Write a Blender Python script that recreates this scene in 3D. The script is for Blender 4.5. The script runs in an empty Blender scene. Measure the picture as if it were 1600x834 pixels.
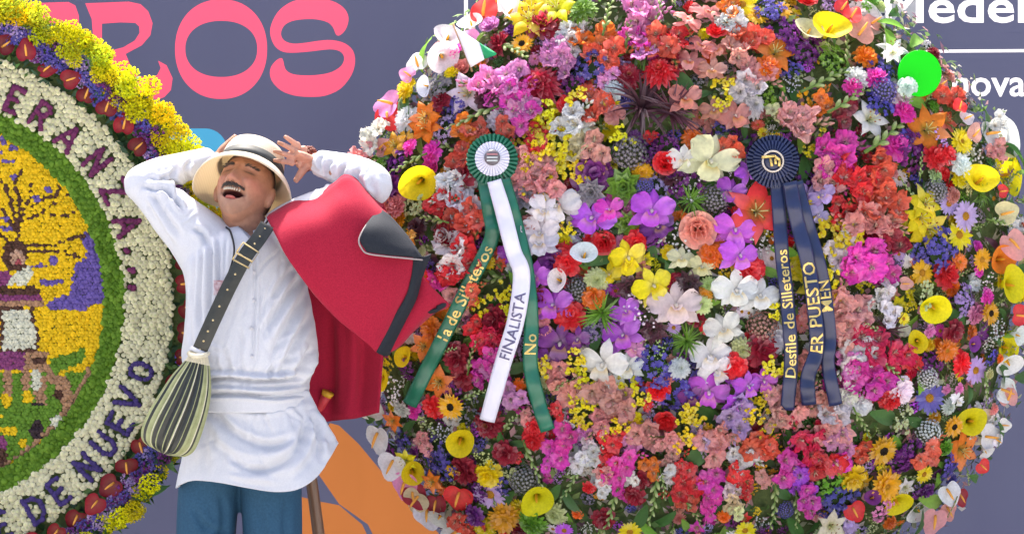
import bpy, bmesh, math, random
import numpy as np
from mathutils import Vector, Matrix, Euler

R = math.radians
random.seed(7)
rng = np.random.default_rng(7)
scene = bpy.context.scene
COL = scene.collection

# ------------------------------------------------------------------ camera, sky, sun, exposure
CAM_D, PPM, CAM_Z = 6.0, 560.0, 1.32          # the man stands 6 m from the lens
cam_d = bpy.data.cameras.new('camera')
cam_d.sensor_width = 36.0
cam_d.lens = 36.0 * CAM_D / (1600.0 / PPM)
cam_d.clip_end = 500
cam = bpy.data.objects.new('camera', cam_d)
COL.objects.link(cam)
cam.location = (0, -CAM_D, CAM_Z)
cam.rotation_euler = (R(90), 0, 0)
scene.camera = cam

SUN_EL, SUN_AZ = 67.0, -158.0      # azimuth from -Y (behind the camera); negative = from the left
world = bpy.data.worlds.new('World')
scene.world = world
world.use_nodes = True
wn = world.node_tree.nodes
wl = world.node_tree.links
wn.clear()
wo = wn.new('ShaderNodeOutputWorld')
wb = wn.new('ShaderNodeBackground')
sk = wn.new('ShaderNodeTexSky')
sk.sky_type = 'NISHITA'
sk.sun_disc = False
sk.sun_elevation = R(SUN_EL)
sd = Vector((math.sin(R(SUN_AZ)) * math.cos(R(SUN_EL)), -math.cos(R(SUN_AZ)) * math.cos(R(SUN_EL)), math.sin(R(SUN_EL))))
sk.sun_rotation = math.atan2(sd.x, sd.y)
sk.dust_density = 6.0
sk.air_density = .75
sk.ozone_density = .4
wb.inputs['Strength'].default_value = 0.15
wl.new(sk.outputs[0], wb.inputs[0])
wl.new(wb.outputs[0], wo.inputs[0])
sun_d = bpy.data.lights.new('sun', 'SUN')
sun_d.energy = 3.6
sun_d.angle = R(4.0)
sun_d.color = (1.0, 0.94, 0.86)
sun = bpy.data.objects.new('sun', sun_d)
COL.objects.link(sun)
sun.rotation_euler = sd.to_track_quat('Z', 'Y').to_euler()
sun.location = sd * 20
scene.view_settings.view_transform = 'Standard'
scene.view_settings.look = 'None'
scene.view_settings.exposure = 1.70
scene.view_settings.gamma = 1.0

# ------------------------------------------------------------------ helpers
def P(px, py, y=0.0):
    """a place: photo column/row taken at the depth y (metres behind the man)"""
    k = (CAM_D + y) / CAM_D / PPM
    return Vector(((px - 800) * k, y, CAM_Z - (py - 417) * k))

def unpix(co, ydef=None):
    k = (CAM_D + co[:, 1]) / CAM_D / PPM
    return co[:, 0] / k + 800, 417 - (co[:, 2] - CAM_Z) / k

def lin(h):
    h = h.lstrip('#')
    o = []
    for i in (0, 2, 4):
        c = int(h[i:i + 2], 16) / 255
        o.append(c / 12.92 if c <= .04045 else ((c + .055) / 1.055) ** 2.4)
    return tuple(o)

def tag(o, label=None, cat=None, group=None, kind=None):
    if label: o['label'] = label
    if cat: o['category'] = cat
    if group: o['group'] = group
    if kind: o['kind'] = kind
    return o

def link(name, data, parent=None, mat=None):
    o = bpy.data.objects.new(name, data)
    COL.objects.link(o)
    if parent is not None:
        o.parent = parent
    if mat is not None and data is not None:
        data.materials.clear()
        data.materials.append(mat)
    return o

def empty(name, loc=(0, 0, 0)):
    o = bpy.data.objects.new(name, None)
    o.empty_display_size = .1
    COL.objects.link(o)
    o.location = loc
    return o

def pchild(name, data, parent, mat=None):
    """a part given in world coordinates under a thing that stands elsewhere"""
    o = link(name, data, parent, mat)
    o.matrix_parent_inverse = Matrix.Translation(-parent.location) if parent.type == 'EMPTY' else Matrix()
    return o

class MB:
    """collects vertices, faces and a per-vertex tint"""
    def __init__(s):
        s.v, s.f, s.c, s.m = [], [], [], []
    def add(s, verts, faces, col=(0, 0, 0, 0), mi=0):
        b = len(s.v)
        s.v.extend([tuple(p) for p in verts])
        if isinstance(col, list): s.c.extend(col)
        else: s.c.extend([col] * len(verts))
        s.f.extend([tuple(i + b for i in f) for f in faces])
        s.m.extend([mi] * len(faces))
    def grid(s, rows, col=(0, 0, 0, 0), close=False, mi=0):
        n, m = len(rows), len(rows[0])
        vs = [p for r in rows for p in r]
        fs = []
        for i in range(n - 1):
            for j in range(m if close else m - 1):
                k = (j + 1) % m
                fs.append((i * m + j, i * m + k, (i + 1) * m + k, (i + 1) * m + j))
        if isinstance(col, list) and col and isinstance(col[0], list):
            col = [c for r in col for c in r]
        s.add(vs, fs, col, mi)
    def tube(s, pts, rad, n=6, col=(0, 0, 0, 0), cap=True, mi=0):
        pts = [Vector(p) for p in pts]
        if not hasattr(rad, '__len__'): rad = [rad] * len(pts)
        rows = []
        prev = None
        for i, p in enumerate(pts):
            t = (pts[min(i + 1, len(pts) - 1)] - pts[max(i - 1, 0)])
            t = t.normalized() if t.length > 1e-9 else Vector((0, 0, 1))
            a = prev if prev is not None else (Vector((0, 0, 1)) if abs(t.z) < .9 else Vector((1, 0, 0)))
            x = (a - t * a.dot(t)).normalized()
            y = t.cross(x)
            prev = x
            r = rad[i]
            rx, ry = (r if hasattr(r, '__len__') else (r, r))
            rows.append([p + x * math.cos(q) * rx + y * math.sin(q) * ry for q in [2 * math.pi * k / n for k in range(n)]])
        b = len(s.v)
        s.grid(rows, col, True, mi)
        if cap:
            s.f.append(tuple(b + k for k in range(n))[::-1]); s.m.append(mi)
            e = b + (len(pts) - 1) * n
            s.f.append(tuple(e + k for k in range(n))); s.m.append(mi)
    def blob(s, c, r, nu=8, nv=5, col=(0, 0, 0, 0), mi=0, M=None):
        c = Vector(c)
        if not hasattr(r, '__len__'): r = (r, r, r)
        rows = []
        for i in range(nv + 1):
            th = math.pi * (i / nv) * .998 + .001 * math.pi
            row = []
            for k in range(nu):
                ph = 2 * math.pi * k / nu
                p = Vector((r[0] * math.sin(th) * math.cos(ph), r[1] * math.sin(th) * math.sin(ph), r[2] * math.cos(th)))
                row.append(c + (M @ p if M else p))
            rows.append(row)
        b = len(s.v)
        s.grid([r_[::-1] for r_ in rows], col, True, mi)
        s.f.append(tuple(b + k for k in range(nu))); s.m.append(mi)
        e = b + nv * nu
        s.f.append(tuple(e + k for k in range(nu))[::-1]); s.m.append(mi)
    def box(s, lo, hi, col=(0, 0, 0, 0), mi=0):
        x0, y0, z0 = lo; x1, y1, z1 = hi
        s.add([(x0, y0, z0), (x1, y0, z0), (x1, y1, z0), (x0, y1, z0), (x0, y0, z1), (x1, y0, z1), (x1, y1, z1), (x0, y1, z1)],
              [(0, 3, 2, 1), (4, 5, 6, 7), (0, 1, 5, 4), (1, 2, 6, 5), (2, 3, 7, 6), (3, 0, 4, 7)], col, mi)
    def mesh(s, name, smooth=True):
        me = bpy.data.meshes.new(name)
        me.from_pydata(s.v, [], s.f)
        at = me.color_attributes.new('thr', 'FLOAT_COLOR', 'POINT')
        at.data.foreach_set('color', np.array(s.c, dtype=np.float32).ravel())
        if any(s.m):
            me.polygons.foreach_set('material_index', np.array(s.m, dtype=np.int32))
        me.polygons.foreach_set('use_smooth', np.full(len(me.polygons), smooth, dtype=bool))
        me.update()
        return me

def crom(pts, n=8, closed=False):
    """Catmull-Rom through points (tuples of any length)"""
    A = [np.array(p, float) for p in pts]
    N = len(A)
    out = []
    segs = N if closed else N - 1
    for i in range(segs):
        if closed:
            p0, p1, p2, p3 = A[(i - 1) % N], A[i], A[(i + 1) % N], A[(i + 2) % N]
        else:
            p1, p2 = A[i], A[i + 1]
            p0 = A[i - 1] if i > 0 else 2 * p1 - p2
            p3 = A[i + 2] if i + 2 < N else 2 * p2 - p1
        for k in range(n):
            t = k / n
            out.append(.5 * ((2 * p1) + (-p0 + p2) * t + (2 * p0 - 5 * p1 + 4 * p2 - p3) * t * t + (-p0 + 3 * p1 - 3 * p2 + p3) * t ** 3))
    if not closed:
        out.append(A[-1])
    return out

def evaluated_mesh(o, name):
    dg = bpy.context.evaluated_depsgraph_get()
    dg.update()
    return bpy.data.meshes.new_from_object(o.evaluated_get(dg), depsgraph=dg)

def remesh(mb, name, voxel, smooth=3):
    me = mb.mesh(name + '_src')
    o = link(name + '_src', me)
    m = o.modifiers.new('r', 'REMESH'); m.mode = 'VOXEL'; m.voxel_size = voxel; m.use_smooth_shade = True
    if smooth:
        s = o.modifiers.new('s', 'SMOOTH'); s.factor = .5; s.iterations = smooth
    out = evaluated_mesh(o, name)
    bpy.data.objects.remove(o)
    out.name = name
    out.polygons.foreach_set('use_smooth', np.ones(len(out.polygons), dtype=bool))
    return out

def get_co(me):
    a = np.empty(len(me.vertices) * 3, dtype=np.float32); me.vertices.foreach_get('co', a); return a.reshape(-1, 3).astype(float)
def get_no(me):
    a = np.empty(len(me.vertices) * 3, dtype=np.float32); me.vertices.foreach_get('normal', a); return a.reshape(-1, 3).astype(float)
def set_co(me, co):
    me.vertices.foreach_set('co', co.astype(np.float32).ravel()); me.update()

def seg_dist(x, y, pl):
    """distance of each (x, y) to a polyline and the parameter along it"""
    best = np.full(len(x), 1e9); par = np.zeros(len(x))
    n = len(pl) - 1
    for i in range(n):
        ax, ay = pl[i][:2]; bx, by = pl[i + 1][:2]
        dx, dy = bx - ax, by - ay
        L = dx * dx + dy * dy + 1e-9
        t = np.clip(((x - ax) * dx + (y - ay) * dy) / L, 0, 1)
        d = np.hypot(x - ax - t * dx, y - ay - t * dy)
        m = d < best
        best[m] = d[m]; par[m] = ((i + t) / n)[m]
    return best, par

def folds(me, strokes, back=False):
    """press drawn creases into a cloth: (points, width px, depth m)"""
    co, no = get_co(me), get_no(me)
    px, py = unpix(co)
    d = np.zeros(len(co))
    for pts, w, dep in strokes:
        pl = [tuple(p) for p in crom(pts, 5)]
        q, t = seg_dist(px, py, pl)
        taper = np.clip(np.minimum(t, 1 - t) * 5, 0.15, 1)
        d += dep * taper * (np.exp(-(q / w) ** 2) - .55 * np.exp(-((q - 1.7 * w) / w) ** 2))
    face = np.clip((.25 - no[:, 1]) / .4, 0, 1)
    set_co(me, co + no * (d * face)[:, None])

# ------------------------------------------------------------------ materials
def mat(name, rough=.7, spec=.3):
    m = bpy.data.materials.new(name)
    m.use_nodes = True
    nt = m.node_tree
    b = nt.nodes['Principled BSDF']
    b.inputs['Roughness'].default_value = rough
    b.inputs['Specular IOR Level'].default_value = spec
    return m, nt, b

def noise(nt, scale, detail=3, coord='Object', vec_scale=None):
    tc = nt.nodes.new('ShaderNodeTexCoord')
    n = nt.nodes.new('ShaderNodeTexNoise')
    n.inputs['Scale'].default_value = scale
    n.inputs['Detail'].default_value = detail
    if vec_scale:
        mp = nt.nodes.new('ShaderNodeMapping')
        mp.inputs['Scale'].default_value = vec_scale
        nt.links.new(tc.outputs[coord], mp.inputs[0]); nt.links.new(mp.outputs[0], n.inputs['Vector'])
    else:
        nt.links.new(tc.outputs[coord], n.inputs['Vector'])
    return n

def ramp(nt, fac, c0, c1, p0=.3, p1=.7):
    r = nt.nodes.new('ShaderNodeValToRGB')
    r.color_ramp.elements[0].color = (*c0, 1); r.color_ramp.elements[1].color = (*c1, 1)
    r.color_ramp.elements[0].position = p0; r.color_ramp.elements[1].position = p1
    nt.links.new(fac, r.inputs[0])
    return r

def bump(nt, b, src, strength=.3, dist=.002):
    bp = nt.nodes.new('ShaderNodeBump')
    bp.inputs['Strength'].default_value = strength; bp.inputs['Distance'].default_value = dist
    nt.links.new(src, bp.inputs['Height']); nt.links.new(bp.outputs[0], b.inputs['Normal'])

def simple(name, c0, c1=None, rough=.7, scale=60, spec=.3, bmp=0., dist=.002, vec_scale=None, sheen=0., metal=0., transl=0., coord='Object'):
    m, nt, b = mat(name, rough, spec)
    c1 = c1 or tuple(x * .8 for x in c0)
    n = noise(nt, scale, 4, coord, vec_scale)
    r = ramp(nt, n.outputs['Fac'], c1, c0)
    nt.links.new(r.outputs[0], b.inputs['Base Color'])
    b.inputs['Metallic'].default_value = metal
    if sheen:
        b.inputs['Sheen Weight'].default_value = sheen
    if bmp: bump(nt, b, n.outputs['Fac'], bmp, dist)
    if transl:
        t = nt.nodes.new('ShaderNodeBsdfTranslucent'); mx = nt.nodes.new('ShaderNodeMixShader')
        mx.inputs[0].default_value = transl
        nt.links.new(r.outputs[0], t.inputs[0])
        nt.links.new(b.outputs[0], mx.inputs[1]); nt.links.new(t.outputs[0], mx.inputs[2])
        nt.links.new(mx.outputs[0], nt.nodes['Material Output'].inputs[0])
    return m

def petal_material():
    """object colour, tinted towards a flower's throat or stem by the mesh's own tint"""
    m, nt, b = mat('petal', .55, .25)
    oi = nt.nodes.new('ShaderNodeObjectInfo')
    at = nt.nodes.new('ShaderNodeAttribute'); at.attribute_name = 'thr'
    hs = nt.nodes.new('ShaderNodeHueSaturation')
    mr = nt.nodes.new('ShaderNodeMapRange'); mr.inputs[3].default_value = .82; mr.inputs[4].default_value = 1.12
    nt.links.new(oi.outputs['Random'], mr.inputs[0]); nt.links.new(mr.outputs[0], hs.inputs['Value'])
    nt.links.new(oi.outputs['Color'], hs.inputs['Color'])
    n = noise(nt, 7, 4)
    m2 = nt.nodes.new('ShaderNodeMapRange'); m2.inputs[3].default_value = .72; m2.inputs[4].default_value = 1.25
    nt.links.new(n.outputs['Fac'], m2.inputs[0])
    mul = nt.nodes.new('ShaderNodeMixRGB'); mul.blend_type = 'MULTIPLY'; mul.inputs[0].default_value = 1
    nt.links.new(hs.outputs[0], mul.inputs[1]); nt.links.new(m2.outputs[0], mul.inputs[2])
    mx = nt.nodes.new('ShaderNodeMixRGB')
    nt.links.new(at.outputs['Alpha'], mx.inputs[0]); nt.links.new(mul.outputs[0], mx.inputs[1]); nt.links.new(at.outputs['Color'], mx.inputs[2])
    nt.links.new(mx.outputs[0], b.inputs['Base Color'])
    tr = nt.nodes.new('ShaderNodeBsdfTranslucent'); ms = nt.nodes.new('ShaderNodeMixShader'); ms.inputs[0].default_value = .42
    nt.links.new(mx.outputs[0], tr.inputs[0]); nt.links.new(b.outputs[0], ms.inputs[1]); nt.links.new(tr.outputs[0], ms.inputs[2])
    nt.links.new(ms.outputs[0], nt.nodes['Material Output'].inputs[0])
    return m

PETAL = petal_material()
M_white = None

# ------------------------------------------------------------------ the setting: ground and backdrop banner
BY = 1.0                                   # the banner hangs a metre behind the man
g = MB(); g.add([(-60, -60, 0), (60, -60, 0), (60, 60, 0), (-60, 60, 0)], [(0, 1, 2, 3)])
asph = simple('asphalt', (.46, .45, .43), (.37, .36, .34), .9, 14, bmp=.3)
tag(link('ground', g.mesh('ground'), None, asph), kind='structure')

banner = empty('backdrop_banner', (0, BY, 0))
tag(banner, 'large dark slate purple printed banner behind the flower displays', 'banner')
def vinyl(name, c, c2=None):
    m, nt, b = mat(name, .62, .25)
    n = noise(nt, 2.2, 3, 'Object', (1, 1, .35))
    c2 = c2 or tuple(x * .93 for x in c)
    r = ramp(nt, n.outputs['Fac'], c2, c)
    nt.links.new(r.outputs[0], b.inputs['Base Color'])
    n2 = noise(nt, 1.6, 2, 'Object', (3.0, 1, .5))
    bump(nt, b, n2.outputs['Fac'], .7, .04)
    t = nt.nodes.new('ShaderNodeBsdfTranslucent'); mx = nt.nodes.new('ShaderNodeMixShader'); mx.inputs[0].default_value = .36
    nt.links.new(r.outputs[0], t.inputs[0]); nt.links.new(b.outputs[0], mx.inputs[1]); nt.links.new(t.outputs[0], mx.inputs[2])
    nt.links.new(mx.outputs[0], nt.nodes['Material Output'].inputs[0])
    return m
V_bg = vinyl('vinyl_slate', (.064, .070, .120), (.056, .060, .108))
V_pink = vinyl('vinyl_pink', (.68, .075, .140))
V_white = vinyl('vinyl_white', (.76, .74, .76))
V_teal = vinyl('vinyl_teal', (.05, .25, .42))
V_orange = vinyl('vinyl_orange', (.33, .115, .032))
def bwave(x, z):
    return .006 * math.sin(x * 2.1 + .4 * z) + .004 * math.sin(x * 5.3 + 1.0)
LOOPS = []
fr = MB()
for x in (-4.6, -2.4, 2.4, 4.6): fr.box((x - .03, BY + .05, 0), (x + .03, BY + .11, 2.70))
fr.box((-4.63, BY + .05, 2.70), (4.63, BY + .11, 2.76))
M_steel = simple('steel', (.35, .35, .36), (.3, .3, .31), .4, 30, metal=.8)
tag(pchild('frame', fr.mesh('frame', False), banner, M_steel), kind='stuff')

def flat_shape(name, outline, holes, parent, m, y, lift=0., closed_curve=True, n=6):
    """a printed shape: outline and holes in photo columns/rows taken on the banner's plane"""
    bm = bmesh.new()
    if lift == 0: LOOPS.extend([outline] + holes)
    edges = []
    for loop in [outline] + holes:
        vs = [bm.verts.new(P(p[0], p[1], y)) for p in loop]
        for i in range(len(vs)):
            edges.append(bm.edges.new((vs[i], vs[(i + 1) % len(vs)])))
    bmesh.ops.triangle_fill(bm, use_beauty=True, use_dissolve=False, edges=edges)
    bmesh.ops.subdivide_edges(bm, edges=[e for e in bm.edges if e.calc_length() > .12], cuts=2, use_grid_fill=True)
    bmesh.ops.triangulate(bm, faces=bm.faces[:])
    for f in bm.faces:
        f.normal_update()
        if f.normal.y > 0: f.normal_flip()
    for v in bm.verts:
        v.co.y = y + bwave(v.co.x, v.co.z) - lift
    me = bpy.data.meshes.new(name)
    bm.to_mesh(me); bm.free()
    return pchild(name, me, parent, m)

def zz(pts, s, ox, oy): return [(ox + s * a, oy + s * b) for a, b in pts]
def ell(cx, cy, rx, ry, n=64, e=2.0):
    o = []
    for i in range(n):
        a = 2 * math.pi * i / n
        c, s = math.cos(a), math.sin(a)
        o.append((cx + rx * math.copysign(abs(c) ** (2 / e), c), cy + ry * math.copysign(abs(s) ** (2 / e), s)))
    return o
S1 = .3375
flat_shape('letter', zz(ell(787, 229, 213, 230, 72, 2.15), S1, 80, 0), [zz(ell(788, 228, 167, 130, 72, 2.2), S1, 80, 0)], banner, V_pink, BY)
s_out = [(1322, 165), (1345, 160), (1368, 130), (1377, 85), (1360, 45), (1320, 15), (1260, -3), (1195, -6), (1120, 8), (1062, 45), (1028, 95), (1014, 150), (1030, 205), (1062, 236), (1110, 246),
         (1200, 240), (1290, 230), (1338, 240), (1357, 268), (1345, 305), (1300, 335), (1240, 348), (1180, 351), (1120, 345), (1085, 322), (1070, 272), (1038, 286), (1014, 325), (1022, 375), (1065, 420),
         (1125, 443), (1195, 450), (1270, 444), (1340, 412), (1390, 350), (1407, 290), (1398, 238), (1360, 203), (1300, 188), (1240, 191), (1180, 200), (1120, 204), (1080, 190), (1064, 160), (1078, 122),
         (1115, 100), (1170, 91), (1230, 92), (1280, 105), (1305, 128)]
flat_shape('letter', zz([tuple(p) for p in crom(s_out, 3, True)], S1, 80, 0), [], banner, V_pink, BY)
S5 = .336
r_out = [(398, 18), (500, 14), (600, 10), (655, 22), (690, 55), (710, 110), (700, 165), (660, 212), (585, 252), (605, 300), (640, 350), (690, 368), (732, 350), (748, 318), (736, 284), (775, 305), (803, 365),
         (795, 420), (765, 452), (735, 464), (690, 455), (640, 430), (590, 385), (540, 320), (475, 280), (475, 470), (420, 470), (436, 330), (437, 200), (428, 90)]
flat_shape('letter', zz(r_out, S5, 0, 0), [zz([(475, 112), (560, 106), (630, 108), (648, 125), (650, 155), (628, 190), (575, 222), (520, 236), (475, 252)], S5, 0, 0)], banner, V_pink, BY)
e_out = [(85, 30), (200, 16), (320, 12), (352, 28), (368, 75), (370, 135), (355, 175), (330, 130), (290, 110), (160, 105), (160, 200), (300, 205), (300, 260), (160, 260), (160, 370), (330, 370), (360, 330), (368, 440), (100, 460), (110, 200)]
flat_shape('letter', zz(e_out, S5, 0, 0), [], banner, V_pink, BY)
t_out = [(-330, 20), (40, 18), (48, 75), (20, 110), (-100, 105), (-100, 460), (-170, 460), (-170, 105), (-300, 110)]
flat_shape('letter', zz(t_out, S5, 0, 0), [], banner, V_pink, BY)

def rounded(x0, y0, x1, y1, r, n=8):
    o = []
    for cx, cy, a0 in ((x1 - r, y0 + r, -90), (x1 - r, y1 - r, 0), (x0 + r, y1 - r, 90), (x0 + r, y0 + r, 180)):
        for i in range(n + 1):
            a = R(a0 + 90 * i / n); o.append((cx + r * math.cos(a), cy + r * math.sin(a)))
    return o
flat_shape('teal_shape', rounded(150, 201, 355, 330, 34), [], banner, V_teal, BY)
flat_shape('orange_shape', [(516, 660), (530, 664), (560, 692), (600, 740), (650, 790), (700, 850), (720, 1000), (640, 1000), (606, 880), (575, 818), (530, 786), (498, 740), (490, 700)], [], banner, V_orange, BY)
flat_shape('orange_shape', [(470, 775), (498, 782), (530, 788), (566, 818), (598, 884), (628, 1000), (420, 1000), (440, 860)], [], banner, V_orange, BY)
flat_shape('line', [(1180, 78), (1400, 78.5), (1900, 76), (1900, 81), (1400, 83), (1180, 83)], [], banner, V_white, BY)
flat_shape('line', [(725, -120), (731, -120), (731, 190), (725, 190)], [], banner, V_white, BY)

def text_mesh(body, offset=0.0, res=3):
    c = bpy.data.curves.new('txt', 'FONT')
    c.body = body; c.size = 1.0; c.offset = offset; c.resolution_u = res
    c.fill_mode = 'FRONT' if hasattr(c, 'fill_mode') else c.fill_mode
    o = link('txt', c)
    me = evaluated_mesh(o, 'txt')
    bpy.data.objects.remove(o)
    return me

def islands(me):
    n = len(me.vertices); par = list(range(n))
    def find(a):
        while par[a] != a:
            par[a] = par[par[a]]; a = par[a]
        return a
    for f in me.polygons:
        vs = list(f.vertices)
        for b in vs[1:]:
            par[find(b)] = find(vs[0])
    d = {}
    for f in me.polygons:
        d.setdefault(find(f.vertices[0]), []).append(list(f.vertices))
    return list(d.values())

def letters_on(me, fmap, parent, m, name='letter'):
    """each character island of a flat text becomes a part, its points carried over by fmap(x, y)"""
    for fs in islands(me):
        ids = sorted({i for f in fs for i in f}); ix = {a: k for k, a in enumerate(ids)}
        vs = [fmap(me.vertices[i].co.x, me.vertices[i].co.y) for i in ids]
        q = bpy.data.meshes.new(name)
        q.from_pydata(vs, [], [[ix[i] for i in f] for f in fs])
        q.update()
        pchild(name, q, parent, m)

def boundary_loops(me):
    cnt = {}
    for f in me.polygons:
        for e_ in f.edge_keys: cnt[e_] = cnt.get(e_, 0) + 1
    nb_ = {}
    for (a, b), c in cnt.items():
        if c == 1: nb_.setdefault(a, []).append(b); nb_.setdefault(b, []).append(a)
    seen, out = set(), []
    for st_ in nb_:
        if st_ in seen: continue
        lp, prev, cur = [], None, st_
        while cur not in seen:
            seen.add(cur); lp.append((me.vertices[cur].co.x, me.vertices[cur].co.y))
            nx = [q for q in nb_[cur] if q != prev and q not in seen]
            if not nx: break
            prev, cur = cur, nx[0]
        out.append(lp)
    return out

def banner_text(body, x0, base, xh, parent, m, offset, fit=None):
    wscale = 1.0
    if fit:
        q = text_mesh(fit[0], offset); xs_ = [v.co.x for v in q.vertices]; wscale = fit[1] / ((max(xs_) - min(xs_)) * xh)
    me = text_mesh(body, offset)
    H = max(v.co.y for v in me.vertices)
    xmin = min(v.co.x for v in me.vertices)
    def f(x, y):
        p = P(x0 + (x - xmin) * xh * wscale, base - y * xh, BY)
        p.y = BY + bwave(p.x, p.z)
        return p
    for lp in boundary_loops(me): LOOPS.append([(x0 + (x - xmin) * xh * wscale, base - y * xh) for x, y in lp])
    letters_on(me, f, parent, m)
banner_text('Medellín', 1381, 35, 74, banner, V_white, .016, ('Mede', 203))
banner_text('de', 1297, 35, 74, banner, V_white, .016, ('de', 88))
banner_text('novación', 1488, 150, 60, banner, V_white, .014, ('nov', 89))
banner_text('In', 1434, 150, 60, banner, V_white, .014, ('In', 47))
k_ = 480.0
flat_shape('panel', [(800 - 4.6 * k_, 417 + 1.27 * k_), (800 + 4.6 * k_, 417 + 1.27 * k_), (800 + 4.6 * k_, 417 - 1.36 * k_), (800 - 4.6 * k_, 417 - 1.36 * k_)], list(LOOPS), banner, V_bg, BY, 1e-9)

#STAGE_SETTING_END

# ------------------------------------------------------------------ flower prototypes (unit radius 1, facing +Z)
GREEN = (.10, .20, .045)
PALE = (.55, .62, .25)
def shade(c, a): return (c[0], c[1], c[2], a)

def petal(m, az, L, W, r0=0., z0=0., a0=30., a1=-10., pa=.5, pb=.35, cup=0., ruf=0., rn=3., nl=5, nw=4, thr=None, tl=.45, rnd=None, skew=0.):
    """one petal: base at radius r0, leaving at elevation a0 and ending at a1 degrees; width profile t^pa (1-t)^pb"""
    rnd = rnd or random
    ca, sa = math.cos(az), math.sin(az)
    tm = pa / (pa + pb); norm = tm ** pa * (1 - tm) ** pb
    r, z = r0, z0
    rows, cols = [], []
    ph = rnd.uniform(0, 6.28)
    tv, ta = rnd.choice([(.97, .17), (.97, .09), (.05, .12), (.04, .05), (.97, .03)])
    for i in range(nl + 1):
        t = i / nl
        tt = min(max(t, .03), .985)
        w = W * (tt ** pa) * ((1 - tt) ** pb) / norm
        if i:
            th = R(a0 + (a1 - a0) * (t - .5 / nl))
            r += L / nl * math.cos(th); z += L / nl * math.sin(th)
        row, crow = [], []
        for j in range(-nw, nw + 1, 2):
            s = j / nw
            lat = s * w + skew * t * t * L
            dz = cup * w * s * s + ruf * t * t * math.sin(ph + rn * 3.14 * s + 2.5 * t) * (.4 + abs(s))
            dr = -.10 * L * abs(s) ** 3 * t
            rr = r + dr
            row.append((rr * ca - lat * sa, rr * sa + lat * ca, z + dz))
            a = 0 if thr is None else thr[3] * max(0, 1 - t / tl) ** 1.2
            tt_ = ta * (t * .8 + .2 * abs(s))
            crow.append((thr[0], thr[1], thr[2], a) if thr and a > tt_ else (tv, tv, tv, tt_))
        rows.append(row); cols.append(crow)
    m.grid(rows, cols)

PROTO = {}
def proto(code, fn, n=2, children=()):
    PROTO[code] = []
    for k in range(n):
        random.seed(hash(code) % 1000 if False else sum(map(ord, code)) * 31 + k)
        PROTO[code].append(fn())

def glad_floret(name):
    m = MB()
    for k in range(6):
        inner = k % 2
        petal(m, k * math.pi / 3 + random.uniform(-.18, .18), random.uniform(.88, 1.18), random.uniform(.34, .47), .06, -.34, 66, random.uniform(-35, 0) if not inner else random.uniform(-20, 14), .8, .42, cup=.22, ruf=random.uniform(.10, .22), rn=2.8, nl=5, nw=6,
              thr=(.95, .82, .66, .42), tl=.5)
    for k in range(3):
        a = random.uniform(0, 6.28)
        m.tube([(0, 0, -.2), (.05 * math.cos(a), .05 * math.sin(a), .05), (.16 * math.cos(a), .16 * math.sin(a), .2)], .025, 4, (.8, .7, .55, .9))
    return m
def f_glad():
    """a gladiolus head: stem with buds, its florets are sub-parts"""
    m = MB()
    m.tube([(0, -.9, -.5), (.02, 0, -.35), (-.02, .9, -.2), (.05, 1.25, -.05)], [.07, .06, .04, .02], 5, (*GREEN, 1))
    for k in range(4):
        y0 = .75 + .14 * k; sd_ = 1 if k % 2 else -1
        m.tube([(0, y0, -.22), (sd_ * .10, y0 + .12, -.1), (sd_ * .14, y0 + .26, .0)], [.05, .085, .02], 5, [(.24, .36, .10, 1)] * 5 + [(.3, .4, .14, .4)] * 5 + [(0, 0, 0, 0)] * 5)
    out = [('gladiolus', m.mesh('gladiolus'))]
    for k, (x0, y0) in enumerate(((-.22, .42), (.26, .02), (-.20, -.44))):
        f = glad_floret('floret'); sc_ = random.uniform(.52, .66)
        E_ = Euler((random.uniform(-.45, .45), random.uniform(-.5, .5), random.uniform(0, 6.28))).to_matrix()
        q = [E_ @ Vector(v) * sc_ + Vector((x0, y0, random.uniform(.0, .22))) for v in f.v]
        f.v = [tuple(v) for v in q]
        out.append(('floret', f.mesh('floret')))
    return out

def f_calla():
    m = MB(); rows = []; cols = []
    nu, nv = 28, 11
    fl_, el_, wv_, wp_, tp_ = random.uniform(.34, .54), random.uniform(.82, 1.02), random.uniform(.03, .09), random.uniform(0, 6), random.uniform(.15, .5)
    for j in range(nv + 1):
        v = j / nv
        row, cr = [], []
        for i in range(nu + 1):
            u = i / nu
            a = 2 * math.pi * u * 1.04 - math.pi
            tip = max(0, math.cos(a)) ** 6
            rr = .10 + .42 * v ** 1.6 + fl_ * max(0, v - .62) / .38 * (1 + tp_ * tip)
            zz_ = -1.5 + 1.55 * v - .55 * max(0, v - .72) ** 1.5 * 2 - .10 * tip * v
            rr += .05 * u
            rr += wv_ * math.sin(a * 3 + wp_) * max(0, v - .6); zz_ += wv_ * 1.6 * math.sin(a * 2 + wp_) * max(0, v - .6)
            row.append((rr * math.cos(a) * 1.0, rr * math.sin(a) * el_, zz_))
            cr.append((.20, .30, .05, .75 * max(0, 1 - v * 2.2)))
        rows.append(row); cols.append(cr)
    m.grid(rows, cols)
    s = MB()
    s.tube([(.0, 0, -1.3), (.03, 0, -.8), (.08, 0, -.4), (.12, 0, -.15)], [.07, .09, .085, .04], 7, (.80, .45, .03, 1))
    st = MB()
    m.tube([(0, 0, -1.45), (0, -.05, -2.0)], .09, 6, (*GREEN, 1))
    return [('calla_lily', m.mesh('calla_lily')), ('spadix', s.mesh('spadix'))]

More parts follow.
